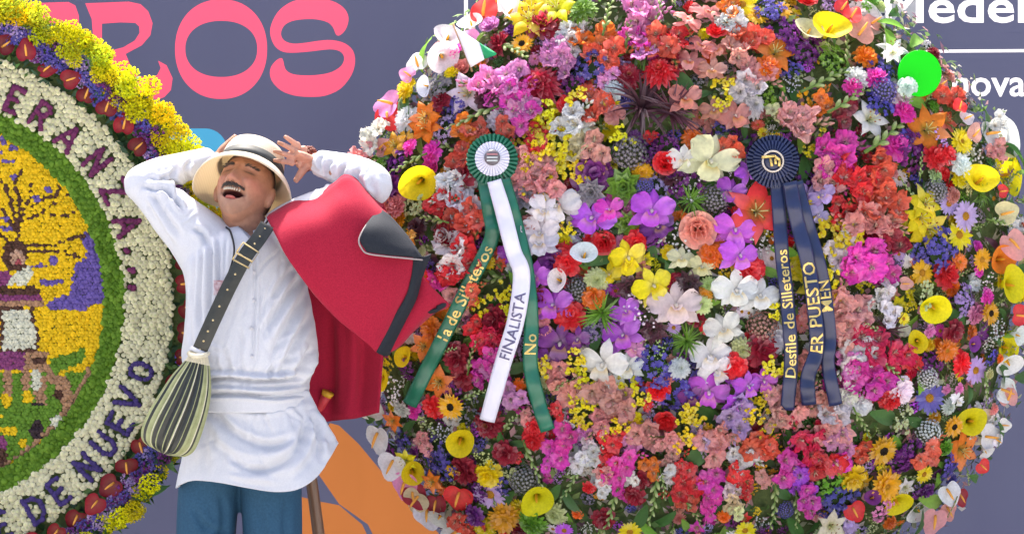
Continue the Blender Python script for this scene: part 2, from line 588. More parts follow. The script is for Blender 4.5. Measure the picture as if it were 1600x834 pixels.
def f_anth():
    m = MB(); nu, nv = 28, 5
    aw_, ac_, as_ = random.uniform(.72, .95), random.uniform(.05, .35), random.uniform(.15, .55)
    rows, cols = [], []
    for j in range(nv + 1):
        v = max(.02, j / nv)
        row, cr = [], []
        for i in range(nu):
            a = 2 * math.pi * i / nu                      # 0 = tip direction (+Y)
            c = math.cos(a)
            heart = .72 + .40 * max(0, c) ** 6 + .16 * math.sin(a) ** 2 - .30 * max(0, -c) ** 10
            x = math.sin(a) * heart * v * aw_; y = c * heart * v + .08 * v
            z = ac_ * v * v - as_ * max(0, y) ** 2 * v + .06 * math.sin(3 * a + ac_ * 20) * v * v + .05 * math.cos(5 * a) * v * v
            row.append((x, y, z)); cr.append((.85, .8, .5, .10 * (1 - v)))
        rows.append(row); cols.append(cr)
    m.grid(rows, cols, True)
    m.tube([(0, -.1, 0), (0, -.2, -.5), (0, -.1, -1.2)], .05, 5, (*GREEN, 1))
    s = MB()
    s.tube([(0, -.12, .02), (.02, .06, .20), (.05, .34, .36), (.06, .58, .46)], [.075, .085, .075, .03], 7, (.90, .50, .10, 1))
    return [('anthurium', m.mesh('anthurium')), ('spadix', s.mesh('spadix'))]

def f_lily():
    m = MB()
    for k in range(6):
        petal(m, k * math.pi / 3 + random.uniform(-.06, .06), random.uniform(1.15, 1.3), (.27 if k % 2 else .36), .05, -.35, 62, -40, .65, .95, cup=-.35, ruf=.03, nl=6, nw=4, thr=(.45, .50, .10, .7), tl=.45)
    s = MB()
    for k in range(6):
        a = k * 1.047 + .5
        e = (.30 * math.cos(a), .30 * math.sin(a), .32)
        s.tube([(0, 0, -.25), (.12 * math.cos(a), .12 * math.sin(a), .08), e], .018, 4, (.65, .65, .3, 1))
        s.blob(e, (.07, .035, .035), 5, 3, (.35, .12, .03, 1))
    return [('lily', m.mesh('lily')), ('stamens', s.mesh('stamens'))]

def f_daisy(n=20, rows=1, W=.15, disc=.26, dcol=(.50, .25, .02, 1), pb=.3, a0=14, a1=-6):
    def fn():
        m = MB()
        for q in range(rows):
            for k in range(n):
                petal(m, (k + .5 * q) * 2 * math.pi / n + random.uniform(-.08, .08), (1.0 - .25 * q) * random.uniform(.9, 1.05) * .84, W * random.uniform(.85, 1.1), .14, .02 + .06 * q, a0 + 14 * q + random.uniform(-8, 8), a1 + 14 * q + random.uniform(-10, 6), .35, pb, cup=-.25, nl=3, nw=2, thr=(.5, .2, .02, .35), tl=.4)
        s = MB()
        s.blob((0, 0, .02), (disc, disc, disc * .45), 14, 6, dcol)
        for k in range(26):
            a = k * 2.4; r_ = disc * math.sqrt(k / 26) * .95
            s.blob((r_ * math.cos(a), r_ * math.sin(a), .02 + disc * .45 * math.sqrt(max(.02, 1 - (r_ / disc) ** 2))), disc * .11, 4, 3, (dcol[0] * 1.4, dcol[1] * 1.4, dcol[2] * 1.4, 1))
        m.blob((0, 0, -.06), (.2, .2, .1), 8, 4, (*GREEN, 1))
        return [('daisy_bloom', m.mesh('daisy_bloom')), ('disc', s.mesh('disc'))]
    return fn

def f_sun():
    r_ = f_daisy(22, 2, .15, .36, (.020, .012, .008, 1), .6)()
    return [('sunflower', r_[0][1]), ('disc', r_[1][1])]
def f_gerb():
    r_ = f_daisy(26, 3, .125, .20, (.55, .28, .03, 1), .35)()
    return [('gerbera', r_[0][1]), ('disc', r_[1][1])]

def f_pom(name='pompon_bloom', sharp=.3, rr=(9, 12, 15, 17, 18), W=.17):
    def fn():
        m = MB()
        m.blob((0, 0, -.02), (.45, .45, .35), 10, 5, (0, 0, 0, 0))
        for q, n in enumerate(rr):
            f = q / (len(rr) - 1)
            for k in range(n):
                petal(m, (k + .5 * (q % 2)) * 2 * math.pi / n + random.uniform(-.1, .1), .34 + .28 * f, W, .05 + .38 * f, .38 - .34 * f ** 1.5, 78 - 75 * f + random.uniform(-10, 10), 50 - 75 * f + random.uniform(-15, 10), .5, sharp, cup=.5, nl=2, nw=2, thr=(.55, .55, .1, .35 if q == 0 else 0), tl=1)
        return [(name, m.mesh(name))]
    return fn

def f_carn():
    m = MB()
    m.blob((0, 0, -.1), (.5, .5, .3), 10, 5)
    for q, n in enumerate((4, 6, 8, 9)):
        f = q / 3
        for k in range(n):
            petal(m, (k + .4 * q) * 2 * math.pi / n + random.uniform(-.3, .3), .55 + .22 * f, .27 + .06 * f, .02 + .22 * f, .08 - .12 * f, 85 - 68 * f + random.uniform(-12, 12), 62 - 80 * f + random.uniform(-20, 10), .7, .16, cup=.2, ruf=.11, rn=4.5, nl=3, nw=6)
    m.tube([(0, 0, -.3), (0, 0, -.8)], .12, 6, (*GREEN, 1))
    return [('carnation', m.mesh('carnation'))]

def f_rose():
    m = MB()
    for q, n in enumerate((3, 4, 5, 6)):
        f = q / 3
        for k in range(n):
            petal(m, (k + .37 * q) * 2 * math.pi / n, .75 + .1 * f, .40 + .16 * f, .05 + .16 * f, -.30, 88 - 22 * f, 92 - 95 * f, .6, .14, cup=.42, ruf=.03, nl=5, nw=4)
    m.tube([(0, 0, -.3), (0, 0, -.9)], .1, 6, (*GREEN, 1))
    return [('rose', m.mesh('rose'))]

def f_dahlia():
    r_ = f_pom('dahlia', .45, (8, 11, 14, 16, 18, 18), .15)()
    return [('dahlia', r_[0][1])]

def f_orch():
    m = MB()
    for az, L, W in ((90, .95, .24), (212, .95, .22), (328, .95, .22)):
        petal(m, R(az + random.uniform(-12, 12)), L * random.uniform(.85, 1.1), W, .03, -.05, random.uniform(0, 35), random.uniform(-50, 0), .7, .6, cup=-.3, ruf=.06, nl=5, nw=4, thr=(.7, .65, .6, .4), tl=.4)
    for az in (18, 162):
        petal(m, R(az + random.uniform(-14, 14)), random.uniform(.85, 1.05), random.uniform(.36, .48), .03, .02, random.uniform(15, 45), random.uniform(-45, 0), .75, .3, cup=random.uniform(-.1, .25), ruf=.17, rn=4.2, nl=6, nw=6, thr=(.7, .65, .6, .35), tl=.4)
    s = MB()
    petal(s, R(270), .75, .36, .0, .06, 70, -45, .6, .16, cup=.5, ruf=.12, rn=4, nl=6, nw=6, thr=(.80, .55, .08, .95), tl=.75)
    petal(s, R(235), .35, .18, .02, .08, 60, 60, .5, .3, cup=.3, nl=3, nw=2)
    petal(s, R(305), .35, .18, .02, .08, 60, 60, .5, .3, cup=.3, nl=3, nw=2)
    s.tube([(0, .02, .02), (0, .0, .2), (0, -.06, .3)], [.07, .08, .05], 6, (.75, .7, .6, .8))
    return [('orchid', m.mesh('orchid')), ('lip', s.mesh('lip'))]

def fib(n, hemi=True):
    o = []
    for i in range(n):
        z = 1 - (i + .5) / n * (1.25 if hemi else 2); a = i * 2.39996
        r_ = math.sqrt(max(0, 1 - z * z)); o.append(Vector((r_ * math.cos(a), r_ * math.sin(a), z)))
    return o
def star(m, c, n, r_, k=5, col=(0, 0, 0, 0), dep=.4, ccol=None):
    n = n.normalized(); x = n.orthogonal().normalized(); y = n.cross(x)
    a0 = random.uniform(0, 6.28)
    vs = [c - n * r_ * dep]; cs = [ccol or col]
    for i in range(k * 2):
        a = a0 + math.pi * i / k; q = r_ if i % 2 == 0 else r_ * .55
        vs.append(c + x * math.cos(a) * q + y * math.sin(a) * q + n * (r_ * .1 if i % 2 else 0)); cs.append(col)
    m.add(vs, [(0, 1 + i, 1 + (i + 1) % (2 * k)) for i in range(2 * k)], cs)

def f_all():
    m = MB()
    m.blob((0, 0, 0), (.6, .6, .55), 10, 6, (.10, .11, .06, 1))
    for p in fib(120):
        p2 = p * random.uniform(.82, 1.02)
        m.tube([p * .5, p2 * .95], .015, 3, (.2, .24, .1, 1), cap=False)
        star(m, p2, p + Vector((random.uniform(-.3, .3), random.uniform(-.3, .3), 0)), .13, 5, ccol=(.75, .75, .6, .6))
    return [('allium_globe', m.mesh('allium_globe'))]

def f_stat():
    m = MB()
    for k in range(70):
        a = random.uniform(0, 6.28); r_ = math.sqrt(random.random()); 
        c = Vector((r_ * math.cos(a) * .95, r_ * math.sin(a) * .95, .25 * (1 - r_ * r_) + random.uniform(-.18, .15)))
        star(m, c, Vector((c.x * .8 + random.uniform(-.5, .5), c.y * .8 + random.uniform(-.5, .5), 1)), random.uniform(.11, .19), 5, ccol=(.8, .78, .7, .4 if k % 3 == 0 else 0))
    for k in range(10):
        a = random.uniform(0, 6.28)
        m.tube([(0, 0, -.8), (.5 * math.cos(a), .5 * math.sin(a), -.1)], .03, 3, (*GREEN, 1), cap=False)
    m.blob((0, 0, -.2), (.7, .7, .22), 9, 4, (.04, .08, .02, 1))
    return [('statice_cluster', m.mesh('statice_cluster'))]

def f_spray():
    m = MB()
    for k in range(13):
        a = random.uniform(0, 6.28); r_ = math.sqrt(random.random()) * .9
        c = Vector((r_ * math.cos(a), r_ * math.sin(a), random.uniform(-.05, .3)))
        m.tube([(c.x * .2, c.y * .2, -.6), tuple(c)], .016, 3, (.18, .25, .06, 1), cap=False)
        s_ = random.uniform(.13, .21)
        for q in range(4):
            b = random.uniform(0, 6.28)
            petal(m, b, s_ * 1.5, s_ * .8, 0, 0, random.uniform(0, 50), -20, .6, .2, cup=.2, ruf=.03, nl=2, nw=2)
            n_ = 3 * 3
            for i in range(len(m.v) - n_, len(m.v)):
                v = m.v[i]; m.v[i] = (v[0] + c.x, v[1] + c.y, v[2] + c.z)
        m.blob(c, s_ * .4, 5, 3, (.35, .16, .02, .6))
    return [('flower_spray', m.mesh('flower_spray'))]

def f_gyp():
    m = MB()
    for k in range(46):
        a = random.uniform(0, 6.28); r_ = math.sqrt(random.random()) * .95
        c = Vector((r_ * math.cos(a), r_ * math.sin(a), random.uniform(-.1, .25)))
        m.tube([(c.x * .3, c.y * .3, -.5), tuple(c)], .010, 3, (.18, .25, .08, 1), cap=False)
        m.blob(c, random.uniform(.045, .095), 5, 3)
    return [('baby_breath_cluster', m.mesh('baby_breath_cluster'))]

def f_bud():
    """a stem with buds, along +Y, total length 2"""
    m = MB()
    pts = [Vector(p) for p in crom([(0, -1, -.15), (.03, -.4, .05), (-.03, .2, .16), (.10, 1, .30)], 4)]
    m.tube(pts, [.05 - .035 * i / (len(pts) - 1) for i in range(len(pts))], 5, (.16, .26, .06, 1))
    for k in range(9):
        t = .22 + .76 * k / 8
        p = pts[int(t * (len(pts) - 1))]
        sd_ = 1 if k % 2 else -1
        L = .34 * (1.15 - .6 * t); w = .075 * (1.2 - .6 * t)
        d = Vector((sd_ * .45, .85, .25)).normalized()
        ptsb = [p, p + d * L * .4, p + d * L * .8, p + d * L]
        m.tube(ptsb, [w * .5, w, w * .75, w * .15], 5, [(.24, .36, .10, 1)] * 5 + [(.30, .42, .14, 1)] * 5 + [(.5, .55, .3, .55)] * 5 + [(0, 0, 0, 0)] * 5)
    return [('bud_stem', m.mesh('bud_stem'))]

def f_leaf():
    m = MB()
    petal(m, R(90), 2.0, .34, -1.0, 0, 25, -25, .7, .8, cup=.35, nl=8, nw=4, skew=random.uniform(-.1, .1))
    return [('leaf', m.mesh('leaf'))]

def f_grass():
    m = MB()
    for k in range(34):
        a = random.uniform(0, 6.28)
        petal(m, a, random.uniform(.8, 1.25), random.uniform(.03, .055), .02, -.1, random.uniform(25, 80), random.uniform(-40, 20), .2, .9, cup=.2, nl=5, nw=2)
    return [('grass_tuft', m.mesh('grass_tuft'))]

def f_succ():
    m = MB()
    for q, n in enumerate((4, 6, 8, 9)):
        f = q / 3
        for k in range(n):
            petal(m, (k + .5 * (q % 2)) * 2 * math.pi / n + q, .40 + .55 * f, .16 + .08 * f, .03, .02 - .1 * f, 80 - 58 * f, 60 - 50 * f, .5, .6, cup=.5, nl=3, nw=2, thr=(.35, .45, .18, .5), tl=.6)
    return [('succulent_rosette', m.mesh('succulent_rosette'))]

for code, fn, n in (('gf', f_glad, 8), ('ca', f_calla, 6), ('an', f_anth, 4), ('li', f_lily, 3), ('da', f_daisy(), 3), ('su', f_sun, 1), ('ge', f_gerb, 2), ('po', f_pom(), 2), ('cn', f_carn, 5),
                    ('ro', f_rose, 2), ('dh', f_dahlia, 2), ('or', f_orch, 4), ('al', f_all, 1), ('st', f_stat, 3), ('sp', f_spray, 3), ('gy', f_gyp, 2), ('bs', f_bud, 2), ('lf', f_leaf, 2), ('gr', f_grass, 2), ('sc', f_succ, 1)):
    proto(code, fn, n)
for k in PROTO:
    for v in PROTO[k]:
        for nm, me in v:
            me.materials.append(PETAL)
random.seed(11)

PAL = {'Y': '#ffd20c', 'G': '#ffac10', 'O': '#ff7c1c', 'R': '#f03038', 'Q': '#f8285c', 'D': '#9c2038', 'C': '#ff6248', 'S': '#ff9f9a', 'P': '#ff92c8', 'M': '#ea46b8', 'V': '#c058dc', 'U': '#7c3488',
       'B': '#665cb4', 'L': '#b8a0d2', 'W': '#f8f3ec', 'K': '#5a3442', 'N': '#79a838', 'A': '#c3cf95', 'I': '#efe0b4', 'T': '#d08a80', 'E': '#8d8794', 'F': '#42702f'}
PAL = {k: tuple(min(.88, c * 1.15 + .006) for c in lin(v)) for k, v in PAL.items()}

# ------------------------------------------------------------------ the big round flower display (silleta)
SC = (1075.0, 440.0); SR = 530.0
SY, SBULGE = .52, .30
def rho(px, py): return math.hypot(px - SC[0], py - SC[1]) / SR
def dome_y(px, py):
    r = min(rho(px, py), 1.0)
    return SY - SBULGE * (1 - r * r) ** .7
def dome_n(px, py):
    dx, dy = (px - SC[0]) / SR, -(py - SC[1]) / SR
    r = min(math.hypot(dx, dy), 1.15)
    t = R(62) * r ** 1.6
    if r < 1e-4: return Vector((0, -1, 0))
    return Vector((math.sin(t) * dx / r, -math.cos(t), math.sin(t) * dy / r))

silleta = empty('round_flower_display', (P(*SC, .5).x, .5, 0))
tag(silleta, 'huge round display of mixed multicoloured flowers carrying two prize rosettes', 'flower display')

def place(parent, code, col, px, py, dia, rot=None, y=None, n=None, tilt=.28, lift=0., push=True, name=None):
    """set a flower of the given diameter (photo pixels) on the display"""
    pr = random.choice(PROTO[code])
    if y is None: y = dome_y(px, py)
    if n is None: n = dome_n(px, py)
    y = y - lift
    c = P(px, py, y)
    k = (CAM_D + y) / CAM_D / PPM
    s = dia * .5 * k
    n = (n + Vector((random.uniform(-1, 1), random.uniform(-1, 1) * .5, random.uniform(-1, 1))) * tilt).normalized()
    if rot is None: rot = random.uniform(0, 360)
    up = Vector((math.cos(R(rot)), 0, math.sin(R(rot))))
    yv = (up - n * up.dot(n)).normalized()
    xv = yv.cross(n)
    M = Matrix((xv, yv, n)).transposed().to_4x4()
    M = Matrix.Translation(c) @ M @ Matrix.Diagonal((s, s, s, 1))
    if isinstance(col, str):
        if code == 'gf' and random.random() < .22: col = random.choice({'S': 'SCPW', 'R': 'RCQ', 'M': 'MPV', 'W': 'WIS', 'C': 'CRSO', 'P': 'PMS', 'O': 'OCG', 'Q': 'QRM'}.get(col, col))
        col = PAL[col]
    jv = random.uniform(.9, 1.1)
    col = tuple(min(.92, c * jv * random.uniform(.9, 1.1)) for c in col[:3])
    nm, me = pr[0]
    o = link(name or nm, me, parent)
    o.matrix_parent_inverse = Matrix.Translation(-parent.location)
    o.matrix_basis = M
    o.color = (*col, 1)
    for cn_, cm in pr[1:]:
        q = link(cn_, cm, o)
        q.color = (*col, 1)
    return o

ZONES = {
 'A': (540, 0, .24), 'B': (820, 0, .24), 'C': (1100, 0, .24), 'D': (540, 180, .2878), 'E': (820, 180, .2878), 'F': (1100, 180, .2878), 'G': (1340, 150, .3238), 'K': (1340, 400, .2876),
 'H': (540, 400, .3356), 'I': (820, 400, .2878), 'J': (1100, 400, .3119), 'L': (540, 620, .2566), 'M': (820, 620, .2566), 'N': (1100, 620, .2566), 'O': (1340, 600, .2805)}
KEYS = {
'A': "an R 900 90 240 80;ca W 800 130 170 100;ca W 645 195 190 60;an W 420 385 170 110;an P 330 430 130 150;ca W 640 370 210 -40;ca W 500 560 140 200;lf N 525 340 240 110;li W 790 600 250 90;cn Y 400 590 150;an P 230 640 220 170;an R 280 740 220 -60;cn W 400 780 170;li O 510 760 200;st B 700 710 170;cn D 620 660 130;st U 570 720 130;gf P 930 540 230;gf P 1080 500 220;gf P 1040 640 210;gf P 1150 690 200;gf M 1170 590 150;dh D 1270 570 290;su G 1150 290 160;cn D 1290 170 220;li Y 1190 110 250;ca W 1090 40 200 30;ro P 940 170 140;cn U 1090 205 110;ro T 755 450 140;cn M 710 335 100;cn Y 690 475 90;cn W 990 780 150;bs A 830 780 340 200;bs A 1100 340 340 -50;st E 600 560 200;sp Y 1290 740 160;cn K 920 640 170;lf N 910 240 150 80;cn D 1000 290 160;cn D 860 760 130;lf N 620 90 140 80",
'B': "li Y 40 60 260;li Y 200 40 240;po N 380 80 190;dh U 140 160 240;gf W 290 210 180;gf W 290 300 160;gf O 460 270 240;gf O 530 370 240;gf O 350 260 150;gf P 220 360 210;gf P 260 430 180;gf P 190 300 160;st B 410 430 210;dh D 130 570 310;ro R 280 690 150;gf P 760 60 230;gf P 760 170 230;gf M 740 260 210;gf P 780 340 180;gf C 880 290 220;gf R 980 270 190;dh R 880 480 230;dh D 670 500 180;dh D 950 420 200;gr K 760 700 560;gr K 950 730 420;or T 1080 410 230 80;or T 1150 310 210;or T 1060 140 200;or T 1180 90 230;or T 1040 650 250 90;or T 1220 460 200;or T 1230 720 200;sp Y 340 640 150;sp Y 150 740 180;gf S 530 500 140;cn W 570 590 140;gf C 470 690 250;cn S 580 740 130;bs A 870 100 280 80;bs A 540 110 280 80;sp Y 1290 560 150;cn W 1300 150 130;ro R 1250 210 140;gf W 300 800 220;cn B 640 650 120;bs T 680 200 330 85;st U 300 520 170;li Y 70 140 180;da Y 560 680 120",
'C': "gf O 160 60 150;da Y 250 30 170;da G 340 100 160;st B 430 60 170;da G 510 70 130;gf W 190 150 190;gf R 90 210 150;gf C 230 270 210;gf C 340 250 180;gf S 220 340 180;gf S 330 480 210;gf S 280 560 210;li O 470 330 230;cn O 420 440 160;st U 520 190 210;st U 640 300 230;st B 550 430 160;ca Y 830 150 250 90;ca I 690 170 200 60;an R 895 60 150 60;an R 960 110 160 60;an S 1010 220 220 60;lf N 1160 230 300 55;lf N 1250 200 260 15;ro R 670 10 140;st N 850 400 210;cn O 1050 370 150;st B 1150 440 170;cn M 1120 510 150;al B 1160 600 180;cn W 1000 510 150;cn M 970 570 130;bs A 800 530 400 35;bs A 950 650 400 35;cn W 1280 620 170;cn M 1300 730 150;li W 1090 770 230;gf S 610 770 210;gf W 480 760 160;gf C 770 690 170;gf D 900 740 180;lf F 430 540 200;lf F 470 640 220;sp Y 120 550 130;sp Y 120 660 130;or T 60 700 250;or T 200 760 250;or T 60 480 190;or T 80 330 160;li W 1230 310 180;st N 420 590 180;lf N 1370 270 220 50",
'D': "gf S 100 100 170;gf S 70 220 170;cn W 150 130 160;cn W 320 50 160;li O 430 60 180;li G 260 160 130;or G 330 120 110;cn M 350 175 90;an S 190 180 120 20;st N 170 280 160;st U 260 260 150;cn U 240 400 190;ca Y 395 370 190 -60;gf W 560 370 160;gf W 640 450 210;gf R 510 490 160;gf C 620 520 190;gf R 690 560 180;dh D 560 650 190;gf C 650 610 170;cn D 640 330 160;gf R 630 230 150;bs A 680 20 280 190;gf O 640 80 140;gf C 720 90 140;bs A 340 270 220 200;ro M 470 270 120;st L 530 70 140;gf W 600 750 230;gf R 650 790 210;cn T 220 480 120;cn T 280 490 120;sp A 380 480 150;or G 350 660 140;cn K 390 610 110;po A 415 740 55;bs A 470 560 220 175;gf W 820 30 140;gf C 860 70 120;gf M 970 10 160;gf R 1060 110 190;sp Y 970 150 160;sp Y 1060 190 130;gf S 1000 290 200;gf S 960 370 180;sp Y 1010 240 130;sc E 970 450 170;cn E 1030 360 100;sp Y 1040 430 150;or W 1060 640 230;or W 1080 520 200;cn M 470 200 120;bs A 470 180 240 175",
'E': "gf I 290 140 230;or W 310 60 170;gf S 380 180 160;sp Y 140 60 180;sp Y 170 150 180;sp Y 90 200 150;sp Y 150 270 180;sp Y 240 280 150;sp Y 300 310 130;gf R 90 120 180;gf S 80 300 210;gf S 130 370 160;cn U 370 320 220;sc E 360 420 170;al E 570 210 190;po G 635 315 120;ro R 760 265 140;or I 1000 250 340;or W 860 240 190;st U 870 350 180;sc N 540 390 220;gr N 900 470 220;al E 1030 460 160;st L 700 400 150;al B 650 390 100;or W 180 490 290;or V 370 560 280;or M 460 520 180;or V 690 520 270;or U 720 610 210;ro R 430 690 140;ro S 940 620 210;gy W 830 680 200;or Y 560 770 220;or W 80 700 230;sc N 550 590 150;cn R 600 690 120;or I 850 780 160;po O 1010 760 140;cn R 210 770 150;ca W 320 740 140 90;sp Y 230 630 90;cn T 20 600 120;cn U 150 800 150;sp Y 530 120 130;gy W 880 390 180;st U 760 160 120;cn K 800 330 140;sc F 450 610 140",
'F': "al E 50 460 20;or V 140 420 190;or V 240 310 160;or V 170 620 250;or V 190 760 240;li R 290 520 290;gf M 720 200 230;gf M 700 270 190;gf S 650 340 180;gf R 780 330 210;gf R 850 360 190;gf C 950 290 190;gf R 960 350 170;gf C 900 470 230;gf C 1030 490 180;gf S 870 570 200;gf S 970 580 180;or L 640 440 170;or L 560 430 140;or L 620 540 140;st U 590 570 130;gf R 740 530 180;sp Y 690 640 190;sp Y 800 670 150;sp Y 660 730 150;sp Y 640 130 100;sp Y 560 190 100;sp Y 580 490 120;gf S 720 730 180;gf M 880 790 240;gf M 790 800 170;gf D 1010 680 180;cn D 920 640 120;bs A 1000 100 400 32;cn M 1040 170 160;gf S 510 50 210;gf S 430 30 160;gy W 320 690 150;gf C 150 170 140;or U 590 500 160;st U 560 380 120",
'G': "cn M 220 60 120;st B 110 30 130;li O 340 160 200;cn M 190 250 100;st U 270 270 180;st B 250 220 120;ge Y 500 220 130;cn R 370 300 120;cn R 430 280 100;cn W 490 330 120;an R 490 60 90 80;an S 560 190 110 60;an W 520 110 100 30;ca Y 600 390 180 90;gr N 590 470 150;po A 370 390 85;bs A 300 340 130 80;al E 370 460 120;da L 520 580 150;da L 440 520 110;po T 460 480 80;li Y 330 520 160;li Y 350 640 190;li Y 310 590 160;da Y 490 670 140;st B 410 740 180;st B 330 760 140;ge O 490 800 95;da G 600 790 110;ca O 710 790 140;an S 740 700 160 -60;an I 700 570 140 20;bs W 680 610 190 0;cn M 580 725 55;lf K 640 720 130 160;bs A 240 460 160 150;an R 690 460 80 10;gy L 400 200 120",
'K': "gf M 70 40 160;gf M 150 70 160;gf W 160 160 130;gf W 100 240 130;gf W 170 310 130;gf S 20 290 150;an S 250 150 90 0;sp A 360 220 160;ca Y 435 295 185 -100;da G 350 90 140;cn R 480 100 150;da G 680 40 130;ca Y 860 150 200 20;gy W 710 160 140;st L 580 240 150;cn M 700 220 90;su G 720 310 130;cn P 640 310 110;ca Y 330 470 130 200;ge O 485 510 140;cn D 520 410 120;cn R 560 580 130;cn P 390 410 75;gy W 755 410 140;ca U 640 480 80;st B 730 550 80;po O 770 555 55;ca W 840 600 160 -80;an S 815 770 150 90;an R 870 320 130 0;ca W 890 430 110 0;st U 400 590 130;da L 640 620 150;po A 710 640 70;al W 375 660 120;gf Q 80 470 210;gf Q 210 540 190;gf R 280 560 120;gf M 60 620 180;gf M 110 680 170;gf W 40 520 140;cn W 240 730 140;da B 390 770 170;cn P 480 725 55;cn P 550 720 60;bs W 690 720 190 -60;or W 540 780 100;cn R 180 780 120;da Y 250 340 70;gr K 160 400 240;bs A 160 600 220 -35;bs A 100 400 200 170",
'H': "cn O 400 340 110;li O 360 420 120;ca Y 260 470 90 150;ca Y 150 570 120 200;gf M 450 110 130;gf R 520 60 160;gf S 530 200 130;gf C 580 190 110;sp Y 730 190 120;sp Y 620 240 110;sp Y 770 270 110;gf R 600 340 110;gf Q 650 390 140;gf Q 730 370 140;gf M 700 470 140;gf M 650 540 150;gf P 690 510 130;gf M 780 650 130;cn D 700 300 140;cn D 520 470 130;li O 430 590 140;st U 480 640 120;cn R 410 700 110;su G 490 700 130;gy E 590 720 150;gy W 230 630 140;cn W 260 710 80;cn M 320 720 75;ca W 100 710 170 -110;gy A 380 800 140;li O 215 770 90;cn P 170 720 55;bs A 600 640 170 30;bs T 590 470 170 60;bs A 770 770 170 45;gf W 850 750 95;cn R 880 800 95;bs A 480 440 130 10;lf F 60 770 120 200;st U 280 520 100",
'I': "or V 60 110 190;cn R 230 40 130;ca W 170 130 130 180;or Y 550 40 220;or Y 460 100 150;po A 390 130 130;al E 290 180 140;cn O 370 220 120;gr N 420 310 260;sc K 570 170 170;or Y 700 160 240;or W 820 270 320 90;gy W 640 290 230;or I 960 60 160;sc K 890 150 160;cn D 810 140 100;or V 160 270 240;or V 550 300 190;or V 540 430 240;or P 600 510 140;or U 190 470 270;or U 290 450 150;or U 130 560 150;or W 430 580 290;or W 560 600 200;cn D 80 230 120;cn R 250 320 160;gf S 90 380 140;sp Y 90 330 90;po A 960 260 110;po G 970 220 100;or W 1080 400 230;or W 1010 540 250;or W 1040 620 210;gr N 880 460 220;sc K 700 400 170;gy A 700 490 140;st B 680 610 210;st B 810 740 210;po W 840 610 115;sc N 745 600 90;ro R 725 715 140;cn T 765 660 90;or V 1000 730 250;or U 900 760 160;sp Y 270 570 140;sp Y 160 580 110;sp Y 80 610 140;gf S 170 620 160;gf S 280 600 170;gf S 240 730 180;gf S 430 740 210;gf S 520 780 190;sp Y 310 690 160;sp Y 550 710 160;sp Y 620 760 110;bs A 200 700 150 30;gf W 480 680 110;sp Y 340 790 120;st L 370 400 110;st L 340 440 100",
'J': "or W 160 170 250;or W 280 200 230 90;cn R 230 70 140;cn D 290 470 160;al T 290 350 160;po A 190 465 115;cn R 150 550 120;or V 220 650 170;or V 300 620 160;sp Y 350 550 120;sp Y 370 270 100;cn W 360 410 140;gf S 510 520 130;gf S 470 700 140;gf W 590 720 140;gf W 660 780 170;sp Y 620 120 120;sp Y 640 180 120;gf S 730 280 210;gf S 660 240 160;gf S 690 390 140;gf Q 790 420 160;gf W 740 480 180;gf M 730 530 150;gf M 770 570 170;gf M 850 620 190;gf R 930 700 120;cn W 720 690 130;cn W 800 690 120;cn D 840 680 120;gf S 360 700 130;sp Y 290 730 110;sp Y 250 790 110;gf L 180 760 150;gf S 440 810 140;or V 150 740 130;lf F 400 180 120;sc F 380 200 110",
'L': "an W 165 245 210 -100;an S 220 260 180 -60;an W 230 430 200 -110;an P 300 560 210 -100;an I 340 690 190 -120;an W 430 750 200 -80;ca W 540 780 150 -130;ca Y 695 285 190 -30;gf P 480 270 150;gy W 580 210 160;st B 540 340 180;st B 600 430 150;ca Y 410 470 150 0;li Y 360 390 130;an D 400 590 180 -60;an D 550 640 170 -90;an R 690 590 200 -100;cn D 720 440 180;or G 660 450 110;da L 880 590 210;st U 800 560 140;cn Y 870 470 160;gy A 850 380 150;cn D 970 340 140;st A 1010 480 110;al E 1090 500 180;bs A 1150 400 280 -70;ca Y 1170 640 195 -30;po N 1140 760 180;ge G 970 740 210;ge Y 850 790 160;gf C 690 750 160;st B 350 270 110;li O 290 150 120;cn U 790 720 130;cn R 1140 260 130;st B 940 530 130;st U 270 330 120;li O 520 520 130",
'M': "gf R 190 80 120;sp Y 350 70 160;sp Y 350 140 120;gf W 240 150 110;gf M 260 240 170;gf M 200 320 180;gf M 150 400 110;gf M 350 210 110;gf W 320 380 130;gf W 410 370 130;gf W 390 290 110;bs A 280 530 230 -120;gf R 530 260 160;gf R 500 340 150;gf R 500 410 130;gf C 480 460 120;gf S 740 220 210;gf S 650 290 140;gf M 610 400 160;gf M 560 510 150;gf W 640 490 110;gf O 770 420 140;cn D 700 500 130;cn D 670 600 120;gf S 880 260 150;gf S 880 380 150;gf S 870 470 120;gf R 970 440 150;gf R 980 540 190;gf C 1000 630 140;gf M 1130 510 180;gf M 1120 620 140;gf M 1120 690 110;ro R 860 140 150;sp Y 970 110 130;sp Y 1030 100 150;sp Y 970 270 160;gf S 1150 300 210;gf L 1050 240 150;gf S 470 130 170;gf S 560 80 150;sp Y 580 160 120;sp Y 510 220 100;cn D 480 740 130;da Y 640 820 140;bs A 790 620 300 -100;bs A 840 530 180 -80;cn O 320 710 70;bs A 530 690 280 -110;gf W 480 550 110;da V 240 810 110;cn R 390 550 80;bs T 1030 700 200 -60;lf F 150 600 200;lf F 850 720 220;lf F 700 740 200;lf F 300 640 180;po G 1110 200 90",
